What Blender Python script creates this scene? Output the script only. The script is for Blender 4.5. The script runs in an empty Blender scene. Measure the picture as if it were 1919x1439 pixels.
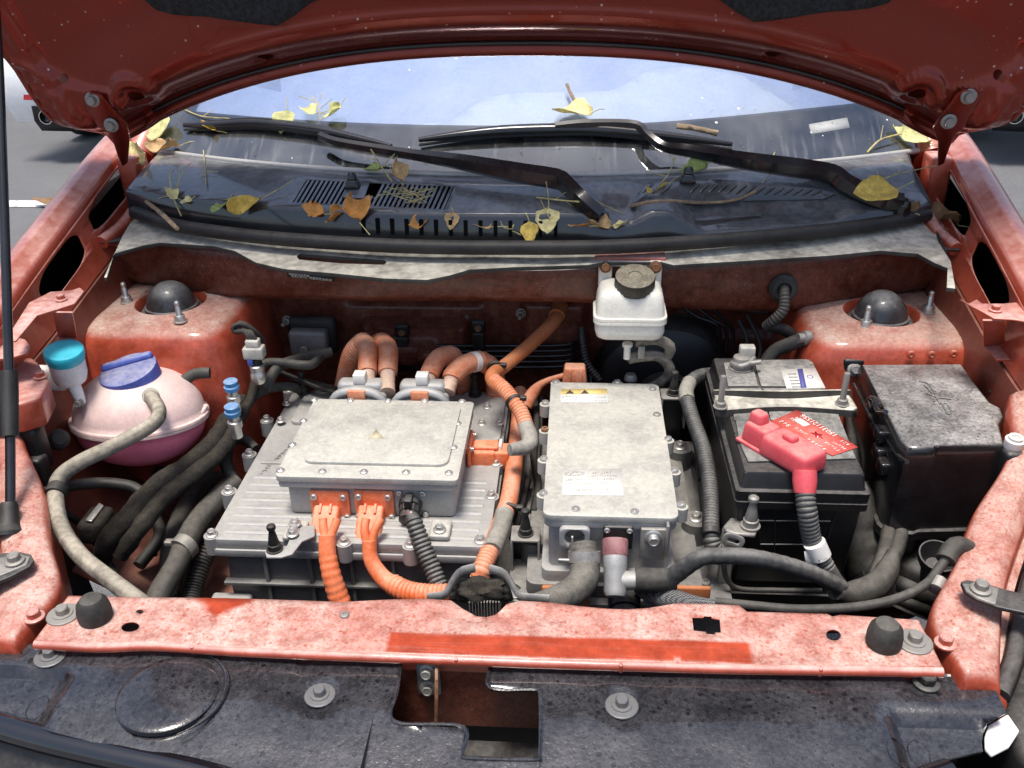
import bpy, bmesh, math, random
from mathutils import Vector, Matrix, noise
from mathutils.geometry import delaunay_2d_cdt
random.seed(7)
sc = bpy.context.scene
COL = sc.collection
R = math.radians
# ------------------------------------------------------------------ camera
W, H, F = 1919.0, 1439.0, 1750.0            # photograph size and focal length in its pixels
CL = Vector((.11, -.86, 1.67))
PITCH, YAW, ROLL = R(28), R(4.25), R(-1.0)
fw = Vector((0, math.cos(PITCH), -math.sin(PITCH)))
rt = Vector((1, 0, 0)); up = rt.cross(fw)
rt, up = math.cos(ROLL)*rt + math.sin(ROLL)*up, -math.sin(ROLL)*rt + math.cos(ROLL)*up
RZ = Matrix.Rotation(YAW, 3, 'Z')
rt, up, fw = RZ @ rt, RZ @ up, RZ @ fw
cam = bpy.data.cameras.new('camera'); camo = bpy.data.objects.new('camera', cam); COL.objects.link(camo)
cam.sensor_width = 36; cam.lens = 36*F/W; cam.clip_start = .02; cam.clip_end = 3000
m = Matrix((rt, up, -fw)).transposed().to_4x4(); m.translation = CL; camo.matrix_world = m
sc.camera = camo
# ------------------------------------------------------------------ light
SUN_EL, SUN_AZ = R(80), R(205)              # compass bearing of the sun, from +Y clockwise
wd = bpy.data.worlds.new('World'); sc.world = wd; wd.use_nodes = True
nt = wd.node_tree; bg = nt.nodes['Background']
sky = nt.nodes.new('ShaderNodeTexSky'); sky.sky_type = 'NISHITA'; sky.sun_disc = False
sky.sun_elevation = SUN_EL; sky.sun_rotation = SUN_AZ; sky.air_density = 1.0; sky.dust_density = 3.0; sky.ozone_density = 1.0
nt.links.new(sky.outputs[0], bg.inputs[0]); bg.inputs[1].default_value = .11
sl = bpy.data.lights.new('sun', 'SUN'); sl.energy = 2.6; sl.angle = R(16); sl.color = (1, .95, .88)
so = bpy.data.objects.new('sun', sl); COL.objects.link(so)
sd = Vector((math.sin(SUN_AZ)*math.cos(SUN_EL), math.cos(SUN_AZ)*math.cos(SUN_EL), math.sin(SUN_EL)))
so.rotation_euler = sd.to_track_quat('Z', 'Y').to_euler(); so.location = (0, -4, 6)
vs = sc.view_settings; vs.view_transform = 'Standard'; vs.look = 'None'; vs.gamma = 1; vs.use_curve_mapping = False
vs.exposure = 0.88
sc.cycles.max_bounces = 8; sc.cycles.transparent_max_bounces = 16
sc.cycles.use_denoising = True

# ------------------------------------------------------------------ measuring: a sight line of the photograph met with a real plane or surface
def ray(px, py): return fw + rt*((px-W/2)/F) + up*((H/2-py)/F)
def Z(px, py, z): d = ray(px, py); return CL + d*((z-CL.z)/d.z)
def Y(px, py, y): d = ray(px, py); return CL + d*((y-CL.y)/d.y)
def X(px, py, x): d = ray(px, py); return CL + d*((x-CL.x)/d.x)
def S(px, py, zf, z0=1.15):          # first meeting of the sight line with a height field
    d = ray(px, py); t = .6; p = CL + d*t
    while p.z > zf(p.x, p.y) and t < 6: t += .03; p = CL + d*t
    lo, hi = t-.03, t
    for _ in range(22):
        t = (lo+hi)/2; p = CL + d*t
        if p.z > zf(p.x, p.y): lo = t
        else: hi = t
    return p
def lerp(a, b, t): return a + (b-a)*t
def sm(a, b, x):
    t = min(1, max(0, (x-a)/(b-a))); return t*t*(3-2*t)
def pw(tab, x):
    if x <= tab[0][0]: return tab[0][1]
    for (a, fa), (b, fb) in zip(tab, tab[1:]):
        if x <= b: return fa + (fb-fa)*(x-a)/(b-a)
    return tab[-1][1]

# ------------------------------------------------------------------ materials
MATS = {}
def C4(c): return (c[0], c[1], c[2], 1)
class NT:
    def __init__(s, name):
        s.m = bpy.data.materials.new(name); s.m.use_nodes = True; s.t = s.m.node_tree
        s.p = s.t.nodes['Principled BSDF']; s.tc = s.n('ShaderNodeTexCoord'); s.co = s.tc.outputs['Object']
    def n(s, typ, **kw):
        x = s.t.nodes.new(typ)
        for k, v in kw.items(): setattr(x, k, v)
        return x
    def l(s, a, b): s.t.links.new(a, b)
    def put(s, sock, v):
        if hasattr(v, 'links') or hasattr(v, 'is_linked'): s.l(v, sock)
        else: sock.default_value = v
    def math(s, op, a, b=0.0, c=None, clamp=False):
        x = s.n('ShaderNodeMath', operation=op, use_clamp=clamp); s.put(x.inputs[0], a); s.put(x.inputs[1], b)
        if c is not None: s.put(x.inputs[2], c)
        return x.outputs[0]
    def noise(s, scale, detail=4, rough=.6, co=None, dist=0):
        x = s.n('ShaderNodeTexNoise'); s.l(co or s.co, x.inputs['Vector']); x.inputs['Scale'].default_value = scale
        x.inputs['Detail'].default_value = detail; x.inputs['Roughness'].default_value = rough; x.inputs['Distortion'].default_value = dist
        return x.outputs['Fac']
    def vor(s, scale, feat='F1', co=None, rand=1, out='Distance'):
        x = s.n('ShaderNodeTexVoronoi', feature=feat); s.l(co or s.co, x.inputs['Vector']); x.inputs['Scale'].default_value = scale
        x.inputs['Randomness'].default_value = rand
        return x.outputs[out]
    def ramp(s, v, a, b, lo=0.0, hi=1.0):
        x = s.n('ShaderNodeMapRange', interpolation_type='SMOOTHSTEP'); s.put(x.inputs[0], v)
        x.inputs[1].default_value = a; x.inputs[2].default_value = b; x.inputs[3].default_value = lo; x.inputs[4].default_value = hi
        return x.outputs[0]
    def mix(s, f, a, b):
        x = s.n('ShaderNodeMix', data_type='RGBA'); s.put(x.inputs[0], f)
        s.put(x.inputs[6], C4(a) if isinstance(a, tuple) else a); s.put(x.inputs[7], C4(b) if isinstance(b, tuple) else b)
        return x.outputs[2]
    def fmix(s, f, a, b):
        x = s.n('ShaderNodeMix', data_type='FLOAT'); s.put(x.inputs[0], f); s.put(x.inputs[2], a); s.put(x.inputs[3], b)
        return x.outputs[0]
    def upz(s):
        g = s.n('ShaderNodeNewGeometry'); q = s.n('ShaderNodeSeparateXYZ'); s.l(g.outputs['Normal'], q.inputs[0]); return q.outputs[2]
    def xyz(s):
        q = s.n('ShaderNodeSeparateXYZ'); s.l(s.co, q.inputs[0]); return q.outputs
    def scaled(s, v):
        x = s.n('ShaderNodeVectorMath', operation='MULTIPLY'); s.l(s.co, x.inputs[0]); x.inputs[1].default_value = v; return x.outputs[0]
    def bump(s, h, strength=.3, dist=.002):
        b = s.n('ShaderNodeBump'); b.inputs['Strength'].default_value = strength; b.inputs['Distance'].default_value = dist
        s.l(h, b.inputs['Height']); s.l(b.outputs[0], s.p.inputs['Normal'])
    def band(s, v, a, b, e=.0015):     # 1 inside a..b
        return s.math('MULTIPLY', s.ramp(v, a-e, a+e), s.ramp(v, b+e, b-e) if False else s.math('SUBTRACT', 1.0, s.ramp(v, b-e, b+e)))

DUST = (.40, .35, .29)
def mat(name, base, rough=.5, metal=0, dust=0, dall=0, dcol=DUST, dscale=14, bump=.15, bscale=300, coat=0, spec=.5, var=.25, trans=0, sss=None, edge=0, drop=0, up0=.35, up1=.95, ior=1.45, drough=.85, streak=None, grit=.07, speck=None, spotk=.3):
    """Painted or moulded stuff with settled dust (on what faces up), grime all over, dried rain drops and worn relief."""
    if name in MATS: return MATS[name]
    k = NT(name); p = k.p
    n1 = k.noise(dscale, 6, .65); n2 = k.noise(dscale*7, 4, .6)
    col = k.mix(k.ramp(n1, .3, .7), tuple(c*(1-var) for c in base), tuple(min(1, c*(1+var)) for c in base))
    f = None
    if dust or dall:
        u = k.ramp(k.upz(), up0, up1)
        nn = k.ramp(k.math('ADD', k.math('MULTIPLY', n1, .6), k.math('MULTIPLY', n2, .4)), .36, .62)
        a = k.math('MULTIPLY', k.math('MULTIPLY', u, dust), k.fmix(nn, .42, 1.0))
        a = k.math('MULTIPLY', a, k.ramp(k.noise(4.5, 3, .6), .32, .62, .68, 1.0))
        b = k.math('MULTIPLY', dall, nn)
        f = k.math('MAXIMUM', a, b, clamp=True)
        if drop:
            dco = k.n('ShaderNodeVectorMath', operation='ADD'); wv = k.n('ShaderNodeTexNoise'); wv.inputs['Scale'].default_value = drop*1.4; k.l(k.co, wv.inputs['Vector']); ws = k.n('ShaderNodeVectorMath', operation='SCALE'); ws.inputs['Scale'].default_value = .5/drop; k.l(wv.outputs['Color'], ws.inputs[0]); k.l(k.co, dco.inputs[0]); k.l(ws.outputs[0], dco.inputs[1]); dv = dco.outputs[0]
            v = k.vor(drop, co=dv); cell = k.vor(drop, out='Color', co=dv); q = k.n('ShaderNodeSeparateColor'); k.l(cell, q.inputs[0])
            sp_all = None
            for sc_, lo_, hi_ in ((1.0, .05, .50), (2.3, .02, .44)):
                vv = v if sc_ == 1.0 else k.vor(drop*sc_, co=dv); cc = cell if sc_ == 1.0 else k.vor(drop*sc_, out='Color', co=dv)
                qq = k.n('ShaderNodeSeparateColor'); k.l(cc, qq.inputs[0])
                rad = k.fmix(k.math('POWER', qq.outputs[0], 1.5), lo_, hi_)
                one = k.ramp(k.math('SUBTRACT', vv, rad), -.16, .06, 1.0, 0.0)
                one = k.math('MULTIPLY', one, k.fmix(qq.outputs[1], .35, 1.0))
                sp_all = one if sp_all is None else k.math('MAXIMUM', sp_all, one)
            big = k.ramp(k.noise(dscale*.55, 3), .34, .64, .68, 1.0)
            f = k.math('MULTIPLY', k.math('MULTIPLY', f, big), k.fmix(sp_all, 1.0, spotk), clamp=True)
        if streak: f = streak(k, f)
        dc = k.mix(n2, tuple(c*.8 for c in dcol), tuple(min(1, c*1.15) for c in dcol))
        col = k.mix(f, col, dc)
        k.l(k.fmix(f, float(rough), drough), p.inputs['Roughness']); k.l(k.fmix(f, float(metal), 0.0), p.inputs['Metallic'])
        if coat: k.l(k.fmix(f, float(coat), 0.0), p.inputs['Coat Weight'])
    else:
        k.l(k.ramp(n2, .3, .7, max(.02, rough*.8), min(1, rough*1.2)), p.inputs['Roughness']); p.inputs['Metallic'].default_value = metal
        p.inputs['Coat Weight'].default_value = coat
    p.inputs['Coat Roughness'].default_value = .08
    if grit:
        g3 = k.noise(330, 3, .7); g4 = k.noise(120, 2, .6)
        gv = k.math('MULTIPLY', k.ramp(g3, .25, .75, 1-grit, 1+grit), k.ramp(g4, .3, .7, 1-grit*.6, 1+grit*.6))
        gm = k.n('ShaderNodeVectorMath', operation='SCALE'); k.l(col, gm.inputs[0]); k.l(gv, gm.inputs['Scale']); col = gm.outputs[0]
    if speck:       # thin sprinkle of pale dried splashes
        v1 = k.vor(speck[0]); q1 = k.n('ShaderNodeSeparateColor'); k.l(k.vor(speck[0], out='Color'), q1.inputs[0])
        sf = k.math('MULTIPLY', k.ramp(v1, .08, .20, 1.0, 0.0), k.ramp(k.math('MULTIPLY', q1.outputs[0], k.ramp(n1, .35, .65)), .35, .6)); col = k.mix(k.math('MULTIPLY', sf, speck[1]), col, (.55, .47, .42))
    if edge:
        g = k.n('ShaderNodeNewGeometry'); e = k.ramp(g.outputs['Pointiness'], .52, .60)
        col = k.mix(k.math('MULTIPLY', e, edge), col, (.45, .43, .40))
    k.l(col, p.inputs['Base Color']); p.inputs['Specular IOR Level'].default_value = spec; p.inputs['IOR'].default_value = ior
    if trans: p.inputs['Transmission Weight'].default_value = trans
    if sss: p.inputs['Subsurface Weight'].default_value = sss; p.inputs['Subsurface Radius'].default_value = (.02, .015, .012); p.inputs['Subsurface Scale'].default_value = .5
    if bump: k.bump(k.math('ADD', k.noise(bscale, 3), k.math('MULTIPLY', n2, .7)), bump, .0012)
    MATS[name] = k.m
    return k.m
RED = (.38, .057, .025)
PINK = (.68, .50, .45)
M = lambda n: MATS[n]
def clean_strip(k, f):      # the rubbed strip where the bonnet seal rests, and one wiped patch at the back edge
    x, y, z = k.xyz()
    a = k.math('MULTIPLY', k.band(x, -.105, .322, .004), k.band(k.math('ADD', y, k.math('MULTIPLY', x, -.008)), -.052, -.018, .003))
    a = k.math('MULTIPLY', a, k.ramp(k.noise(1, 3, .6, k.scaled((7, 260, 1))), .25, .5, .82, 1.0))
    wob = k.math('MULTIPLY', k.noise(60, 3), .03)
    d = k.math('ADD', k.math('ABSOLUTE', k.math('ADD', x, .325)), k.math('MULTIPLY', k.math('SUBTRACT', .04, y), 1.1))
    b = k.ramp(k.math('ADD', d, wob), .055, .075, 1.0, 0.0)
    return k.math('MULTIPLY', f, k.math('SUBTRACT', 1.0, k.math('MAXIMUM', a, b)), clamp=True)
mat('paint', RED, .2, .2, coat=1, bump=.02, var=.05, dust=.55, dall=.03, dcol=(.62, .47, .42), dscale=9, grit=0)
mat('paint_under', (.215, .030, .017), .33, .75, coat=.4, bump=0, var=.03, grit=0, speck=(75, .8), spec=.35, dscale=5)  # darker copy of the body red, with the underside's shading in its colour
mat('paint_dusty', RED, .35, .1, dust=.75, dall=.06, dcol=PINK, dscale=10, bump=.1, drop=0, coat=.5, up0=.3, up1=.92)
mat('paint_rain', RED, .35, .1, dust=1.0, dall=.04, dcol=(.52, .42, .365), dscale=34, bump=.12, drop=165, coat=.3, streak=clean_strip)
mat('paint_tower', RED, .4, .05, dust=1.0, dall=.06, dcol=(.48, .385, .32), dscale=22, bump=.15, coat=.4, grit=.12, up0=.5, up1=.97)
mat('paint_wall', (.12, .025, .012), .36, .0, dust=.4, dall=.20, dcol=(.20, .115, .08), dscale=45, grit=.3, bump=.2, coat=.2, speck=(190, .5))  # body red darkened, the shade on these walls put into the colour
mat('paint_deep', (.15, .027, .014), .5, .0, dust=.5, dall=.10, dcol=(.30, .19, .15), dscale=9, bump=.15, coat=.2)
mat('cover', (.005, .005, .0065), .2, 0, dust=.19, dall=.005, dcol=(.25, .245, .26), dscale=24, drop=130, spotk=.05, grit=.3, bump=.4, bscale=220, coat=1, drough=.5, up0=.5, up1=.98)
mat('cowl_plastic', (.014, .0145, .016), .3, 0, dust=.45, dall=.01, dcol=(.34, .35, .37), dscale=11, bump=.1, drough=.4, coat=1.0)
mat('plastic', (.008, .008, .009), .38, 0, dust=.35, dall=.015, dcol=(.28, .26, .24), dscale=20, bump=.12)
mat('plastic_clean', (.008, .008, .010), .22, 0, dust=.06, dall=.01, dscale=20, bump=.03, coat=.4)
mat('plastic_speck', (.008, .008, .009), .3, 0, dust=1.0, dall=.01, dcol=(.38, .365, .35), dscale=26, bump=.12, drop=190, coat=.5, up0=.55, grit=.08, spotk=.35)
mat('dome', (.04, .04, .042), .35, .3, dust=.5, dall=.08, dcol=(.34, .34, .33), dscale=20, bump=.1, coat=.4)
mat('rubber', (.009, .009, .009), .55, 0, dust=.25, dall=.05, dcol=(.20, .18, .155), dscale=18, bump=.15)
mat('rubber_dust', (.022, .021, .019), .7, 0, dust=.5, dall=.14, dcol=(.19, .175, .15), dscale=16, bump=.2)
mat('hose_tan', (.09, .08, .066), .8, 0, dust=.8, dall=.4, dcol=(.48, .43, .34), dscale=16, bump=.25)
mat('foam', (.012, .010, .008), .95, 0, dust=.16, dall=.07, dcol=(.19, .16, .115), dscale=40, bump=1.0, bscale=130, grit=.3)
mat('loom', (.028, .028, .029), .5, 0, dust=.5, dall=.10, dcol=(.34, .33, .30), dscale=22, bump=.1)
mat('beige_plate', (.02, .019, .018), .6, 0, dust=1.0, dall=.04, dcol=(.66, .62, .52), dscale=8, bump=.15, grit=.04, up0=.55, up1=.9)
mat('alu', (.38, .38, .375), .5, .45, dust=.7, dall=.08, dcol=(.36, .34, .30), dscale=14, bump=.25, bscale=500, var=.1)
mat('alu_bright', (.42, .415, .39), .45, .4, dust=.85, dall=.1, dcol=(.47, .45, .385), dscale=20, bump=.3, bscale=400, var=.12, grit=.09)
mat('alu_dark', (.15, .15, .148), .5, .4, dust=.55, dall=.06, dcol=(.34, .32, .28), dscale=14, bump=.35, bscale=500, var=.12)
mat('zinc', (.60, .59, .56), .32, .9, dust=.25, dall=.12, dscale=60, bump=.1, var=.15)
mat('zinc_dull', (.30, .29, .27), .5, .7, dust=.40, dall=.2, dcol=(.30, .27, .23), dscale=40, bump=.2, var=.2)
mat('rust', (.22, .09, .035), .85, .1, dust=.3, dall=.1, dscale=60, bump=.5)
mat('orange', (.74, .15, .04), .5, 0, dust=.75, dall=.28, dcol=(.70, .40, .29), dscale=30, bump=.12, var=.12)
mat('orange_dust', (.58, .15, .05), .65, 0, dust=.75, dall=.45, dcol=(.60, .42, .31), dscale=18, bump=.2, var=.12)
mat('orange_old', (.46, .13, .04), .65, 0, dust=.5, dall=.3, dcol=(.34, .21, .12), dscale=18, bump=.2, var=.12)
mat('tape', (.20, .19, .17), .7, 0, dust=.6, dall=.45, dcol=(.42, .39, .32), dscale=25, bump=.4)
mat('zinc_dark', (.20, .20, .20), .4, .8, dust=.35, dall=.1, dcol=(.22, .21, .2), dscale=50)
mat('boot_red', (.58, .06, .08), .5, 0, dust=.85, dall=.08, dcol=(.46, .34, .29), dscale=13, bump=.15, var=.1)
mat('white_plastic', (.74, .72, .64), .35, 0, dust=.12, dall=.05, dscale=16, bump=.06, var=.06, sss=.25)
mat('tank_top', (.74, .54, .51), .42, 0, dust=.55, dall=.12, dcol=(.56, .49, .42), dscale=12, bump=.2, var=.15, sss=.3)
mat('hose_grey', (.06, .055, .048), .75, 0, dust=.6, dall=.3, dcol=(.27, .25, .21), dscale=16, bump=.25)
mat('tank_pink', (.82, .19, .28), .35, 0, dust=.2, dall=.1, dcol=(.5, .34, .3), dscale=12, bump=.06, var=.12, sss=.3)
mat('cap_blue', (.05, .085, .36), .42, 0, dust=.72, dall=.08, dcol=(.45, .43, .40), dscale=17, bump=.15, up0=.7, up1=.98)
mat('cap_cyan', (.03, .52, .66), .35, 0, dust=.15, dall=.02, bump=.04, var=.06)
mat('bottle_white', (.78, .79, .78), .35, 0, dust=.1, dall=.03, bump=.03, var=.04, sss=.2)
mat('cap_sky', (.05, .26, .55), .4, 0, dust=.5, dall=.05, dcol=(.55, .45, .34), bump=.08)
mat('cap_brake', (.02, .019, .016), .5, 0, dust=.85, dall=.1, dcol=(.40, .35, .25), dscale=35, bump=.4)
mat('label_white', (.72, .71, .67), .6, 0, dust=.3, dall=.15, dscale=26, bump=.1, var=.05)
mat('label_yellow', (.70, .52, .16), .6, 0, dust=.3, dall=.25, dscale=40, bump=.1)
mat('label_black', (.01, .01, .011), .4, bump=0, var=.05)
mat('label_red', (.62, .06, .045), .5, 0, dust=.35, dall=.12, dscale=30, bump=.05, var=.06)
mat('ink', (.06, .06, .07), .6, bump=0, var=.1)
mat('ink_blue', (.09, .09, .30), .6, bump=0, var=.1)
mat('ink_grey', (.32, .31, .29), .6, bump=0, var=.1)
mat('ink_white', (.72, .70, .66), .6, bump=0, var=.05)
mat('black_void', (.004, .004, .004), .9, bump=0, var=.1, spec=.1)
mat('pad', (.010, .010, .011), .95, bump=.8, bscale=260, var=.4, dall=.08, dcol=(.2, .2, .2), dscale=150)
mat('chrome', (.75, .75, .76), .12, 1, bump=0, var=.05)
mat('gloss_black', (.008, .008, .01), .08, coat=1, bump=0, var=.1)
mat('white_paint', (.86, .86, .86), .15, coat=1, bump=0, var=.03)
mat('grey_paint', (.03, .032, .036), .15, .3, coat=1, bump=0, var=.05)
mat('lamp_red', (.45, .012, .018), .12, coat=1, bump=0, var=.2)
mat('lens', (.80, .82, .84), .06, trans=.75, bump=0, var=.05)
mat('reflector', (.40, .40, .41), .5, .4, bump=.1, bscale=80, var=.1)
mat('dash', (.08, .08, .085), .75, bump=.2, var=.1)
mat('collar_pink', (.26, .10, .105), .6, dust=.5, dall=.3, dcol=(.32, .24, .22), dscale=40)
mat('tape_peach', (.52, .33, .24), .7, dust=.6, dall=.35, dcol=(.50, .42, .34), dscale=25, bump=.4)
mat('mark_faint', (.46, .42, .28), .6, dust=.4, dall=.2, dscale=40)
mat('plug_grey', (.42, .41, .37), .5, dust=.4, dall=.15, dscale=40)
mat('shade_foil', (.31, .38, .56), .4, .1, bump=.05, bscale=40, var=.06)
mat('foil_reflection', (.40, .46, .59), .5, bump=.05, bscale=40, var=.05)  # paler than the foil: the dashboard's reflection put into the colour
mat('interior', (.02, .02, .022), .8, bump=0, var=.2)
mat('twig', (.26, .19, .12), .9, bump=.6, bscale=160, var=.4, dscale=40)
mat('stem', (.42, .36, .16), .8, bump=.2, var=.3, dscale=60)
for nm, c in (('leaf_green', (0.425, 0.500, 0.150)), ('leaf_pale', (0.719, 0.719, 0.345)), ('leaf_yellow', (0.891, 0.632, 0.144)), ('leaf_cream', (0.900, 0.776, 0.389)), ('leaf_tan', (0.650, 0.438, 0.213)), ('leaf_orange', (0.700, 0.338, 0.088)), ('leaf_brown', (0.325, 0.188, 0.088))):
    k = NT(nm); n1 = k.noise(70, 5, .7); v = k.ramp(k.noise(260, 2), .35, .7)
    col = k.mix(k.ramp(n1, .35, .7), tuple(x*.72 for x in c), tuple(min(1, x*1.2) for x in c))
    sp = k.ramp(k.vor(110), .05, .16, 1.0, 0.0)
    col = k.mix(k.math('MULTIPLY', sp, .7), col, (.10, .06, .03))
    k.l(col, k.p.inputs['Base Color']); k.p.inputs['Roughness'].default_value = .6
    tr = k.n('ShaderNodeBsdfTranslucent'); k.l(col, tr.inputs[0]); mx = k.n('ShaderNodeMixShader'); mx.inputs[0].default_value = .3
    out = k.t.nodes['Material Output']; k.l(k.p.outputs[0], mx.inputs[1]); k.l(tr.outputs[0], mx.inputs[2]); k.l(mx.outputs[0], out.inputs[0])
    k.bump(k.math('ADD', n1, k.math('MULTIPLY', v, .4)), .5, .002); MATS[nm] = k.m
def asphalt():
    k = NT('asphalt'); n1 = k.noise(180, 3); n2 = k.noise(2.2, 5); v = k.vor(240)
    c = k.mix(k.ramp(v, .1, .7), (.09, .09, .092), (.19, .19, .193)); c = k.mix(k.ramp(n2, .3, .7), c, (.14, .14, .144))
    k.l(c, k.p.inputs['Base Color']); k.p.inputs['Roughness'].default_value = .85; k.bump(k.math('ADD', v, n1), .8, .006); MATS['asphalt'] = k.m
    k = NT('road_paint'); n = k.noise(30, 6, .7); v = k.vor(200)
    k.l(k.mix(k.math('MULTIPLY', k.ramp(n, .45, .7), k.ramp(v, .2, .5)), (.62, .62, .60), (.22, .22, .22)), k.p.inputs['Base Color']); k.p.inputs['Roughness'].default_value = .8
    MATS['road_paint'] = k.m
asphalt()
def glass():
    k = NT('windscreen_glass'); out = k.t.nodes['Material Output']
    tr = k.n('ShaderNodeBsdfTransparent'); tr.inputs[0].default_value = (.92, .95, .97, 1)
    gl = k.n('ShaderNodeBsdfGlossy'); gl.inputs['Roughness'].default_value = .01; gl.inputs[0].default_value = (.9, .95, 1, 1)
    fr = k.n('ShaderNodeFresnel'); fr.inputs[0].default_value = 1.9
    mx = k.n('ShaderNodeMixShader'); k.l(k.math('ADD', k.math('MULTIPLY', fr.outputs[0], 1.0), .06, clamp=True), mx.inputs[0]); k.l(tr.outputs[0], mx.inputs[1]); k.l(gl.outputs[0], mx.inputs[2])
    df = k.n('ShaderNodeBsdfDiffuse'); df.inputs[0].default_value = (.72, .72, .70, 1)
    v = k.vor(42); cl = k.vor(42, out='Color'); q = k.n('ShaderNodeSeparateColor'); k.l(cl, q.inputs[0])
    spots = k.ramp(k.math('SUBTRACT', v, k.math('MULTIPLY', k.math('POWER', q.outputs[0], 9.0), .12)), -.01, .02, 1.0, 0.0)
    x, y, z = k.xyz(); str_ = k.noise(1, 4, .6, k.scaled((90, 8, 8)))
    low = k.ramp(z, 1.19, 1.27, 1.0, 0.0)
    film = k.math('ADD', k.math('MULTIPLY', k.ramp(k.noise(6, 4), .3, .75), .10), k.math('MULTIPLY', k.math('MULTIPLY', low, k.ramp(str_, .5, .72)), .12))
    m2 = k.n('ShaderNodeMixShader'); k.l(k.math('MAXIMUM', film, k.math('MULTIPLY', spots, .8), clamp=True), m2.inputs[0])
    k.l(mx.outputs[0], m2.inputs[1]); k.l(df.outputs[0], m2.inputs[2]); k.l(m2.outputs[0], out.inputs[0]); MATS['windscreen_glass'] = k.m
glass()
def braid():
    k = NT('braid'); w1 = k.n('ShaderNodeTexChecker'); k.l(k.co, w1.inputs[0]); w1.inputs['Scale'].default_value = 420
    k.l(k.mix(w1.outputs['Fac'], (.02, .02, .021), (.20, .20, .20)), k.p.inputs['Base Color']); k.p.inputs['Roughness'].default_value = .7; k.bump(w1.outputs['Fac'], .5, .001); MATS['braid'] = k.m
braid()

# ------------------------------------------------------------------ building blocks
def tag(o, label=None, cat=None, group=None, kind=None):
    for k_, v in (('label', label), ('category', cat), ('group', group), ('kind', kind)):
        if v: o[k_] = v
    return o
def thing(name, label, cat, loc, group=None):
    o = bpy.data.objects.new(name, None); COL.objects.link(o); o.location = Vector(loc); o.empty_display_size = .05
    return tag(o, label, cat, group)
def adopt(o, parent):
    if parent is not None:
        o.parent = parent
        o.matrix_parent_inverse = PW(parent).inverted()
    return o
def PW(o):                       # world matrix without a depsgraph update
    return Matrix.Translation(o.location) if o.type == 'EMPTY' else Matrix.Identity(4)
def mesh(name, vs_, fs, m, parent=None, smooth=35, bevel=0, seg=2, solid=0, off=-1, sub=0):
    me = bpy.data.meshes.new(name); me.from_pydata([tuple(v) for v in vs_], [], fs); me.validate(); me.update()
    return fin(name, me, m, parent, smooth, bevel, seg, solid, off, sub)
def fin(name, me, m, parent=None, smooth=35, bevel=0, seg=2, solid=0, off=-1, sub=0):
    if smooth:
        me.shade_smooth()
        if smooth < 180 and not sub: me.set_sharp_from_angle(angle=R(smooth))
    me.materials.append(MATS[m] if isinstance(m, str) else m)
    o = bpy.data.objects.new(name, me); COL.objects.link(o)
    if solid:
        s = o.modifiers.new('solid', 'SOLIDIFY'); s.thickness = solid; s.offset = off; s.use_even_offset = False
    if sub:
        s = o.modifiers.new('sub', 'SUBSURF'); s.levels = sub; s.render_levels = sub
    if bevel:
        b = o.modifiers.new('bevel', 'BEVEL'); b.width = bevel; b.segments = seg; b.limit_method = 'ANGLE'; b.angle_limit = R(38); b.harden_normals = False
    return adopt(o, parent)
def bmfin(name, bm, m, parent=None, **kw):
    me = bpy.data.meshes.new(name); bm.to_mesh(me); bm.free(); return fin(name, me, m, parent, **kw)
def basis(n, ref=None):
    n = Vector(n).normalized(); ref = Vector(ref) if ref else (Vector((1, 0, 0)) if abs(n.x) < .9 else Vector((0, 1, 0)))
    x = (ref - n*ref.dot(n)).normalized(); y = n.cross(x)
    return Matrix((x, y, n)).transposed()
def rbox(name, lo, hi, m, parent=None, bevel=.004, seg=3, rotz=0, taper=(1, 1), mtx=None, smooth=35):
    """a box with rounded edges; taper scales the top"""
    c = (Vector(lo)+Vector(hi))/2; h = (Vector(hi)-Vector(lo))/2; vs_ = []
    for sz in (-1, 1):
        for sx, sy in ((-1, -1), (1, -1), (1, 1), (-1, 1)):
            t = taper if sz > 0 else (1, 1)
            v = Vector((sx*h.x*t[0], sy*h.y*t[1], sz*h.z))
            if rotz: v = Matrix.Rotation(rotz, 3, 'Z') @ v
            v = c + v
            if mtx: v = mtx @ v
            vs_.append(v)
    fs = [(3, 2, 1, 0), (4, 5, 6, 7), (0, 1, 5, 4), (1, 2, 6, 5), (2, 3, 7, 6), (3, 0, 4, 7)]
    bm = bmesh.new(); bv = [bm.verts.new(v) for v in vs_]
    for f in fs: bm.faces.new([bv[i] for i in f])
    if bevel: bmesh.ops.bevel(bm, geom=list(bm.edges), offset=bevel, segments=seg, profile=.5, affect='EDGES')
    bmesh.ops.recalc_face_normals(bm, faces=bm.faces)
    return bmfin(name, bm, m, parent, smooth=smooth)
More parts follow.
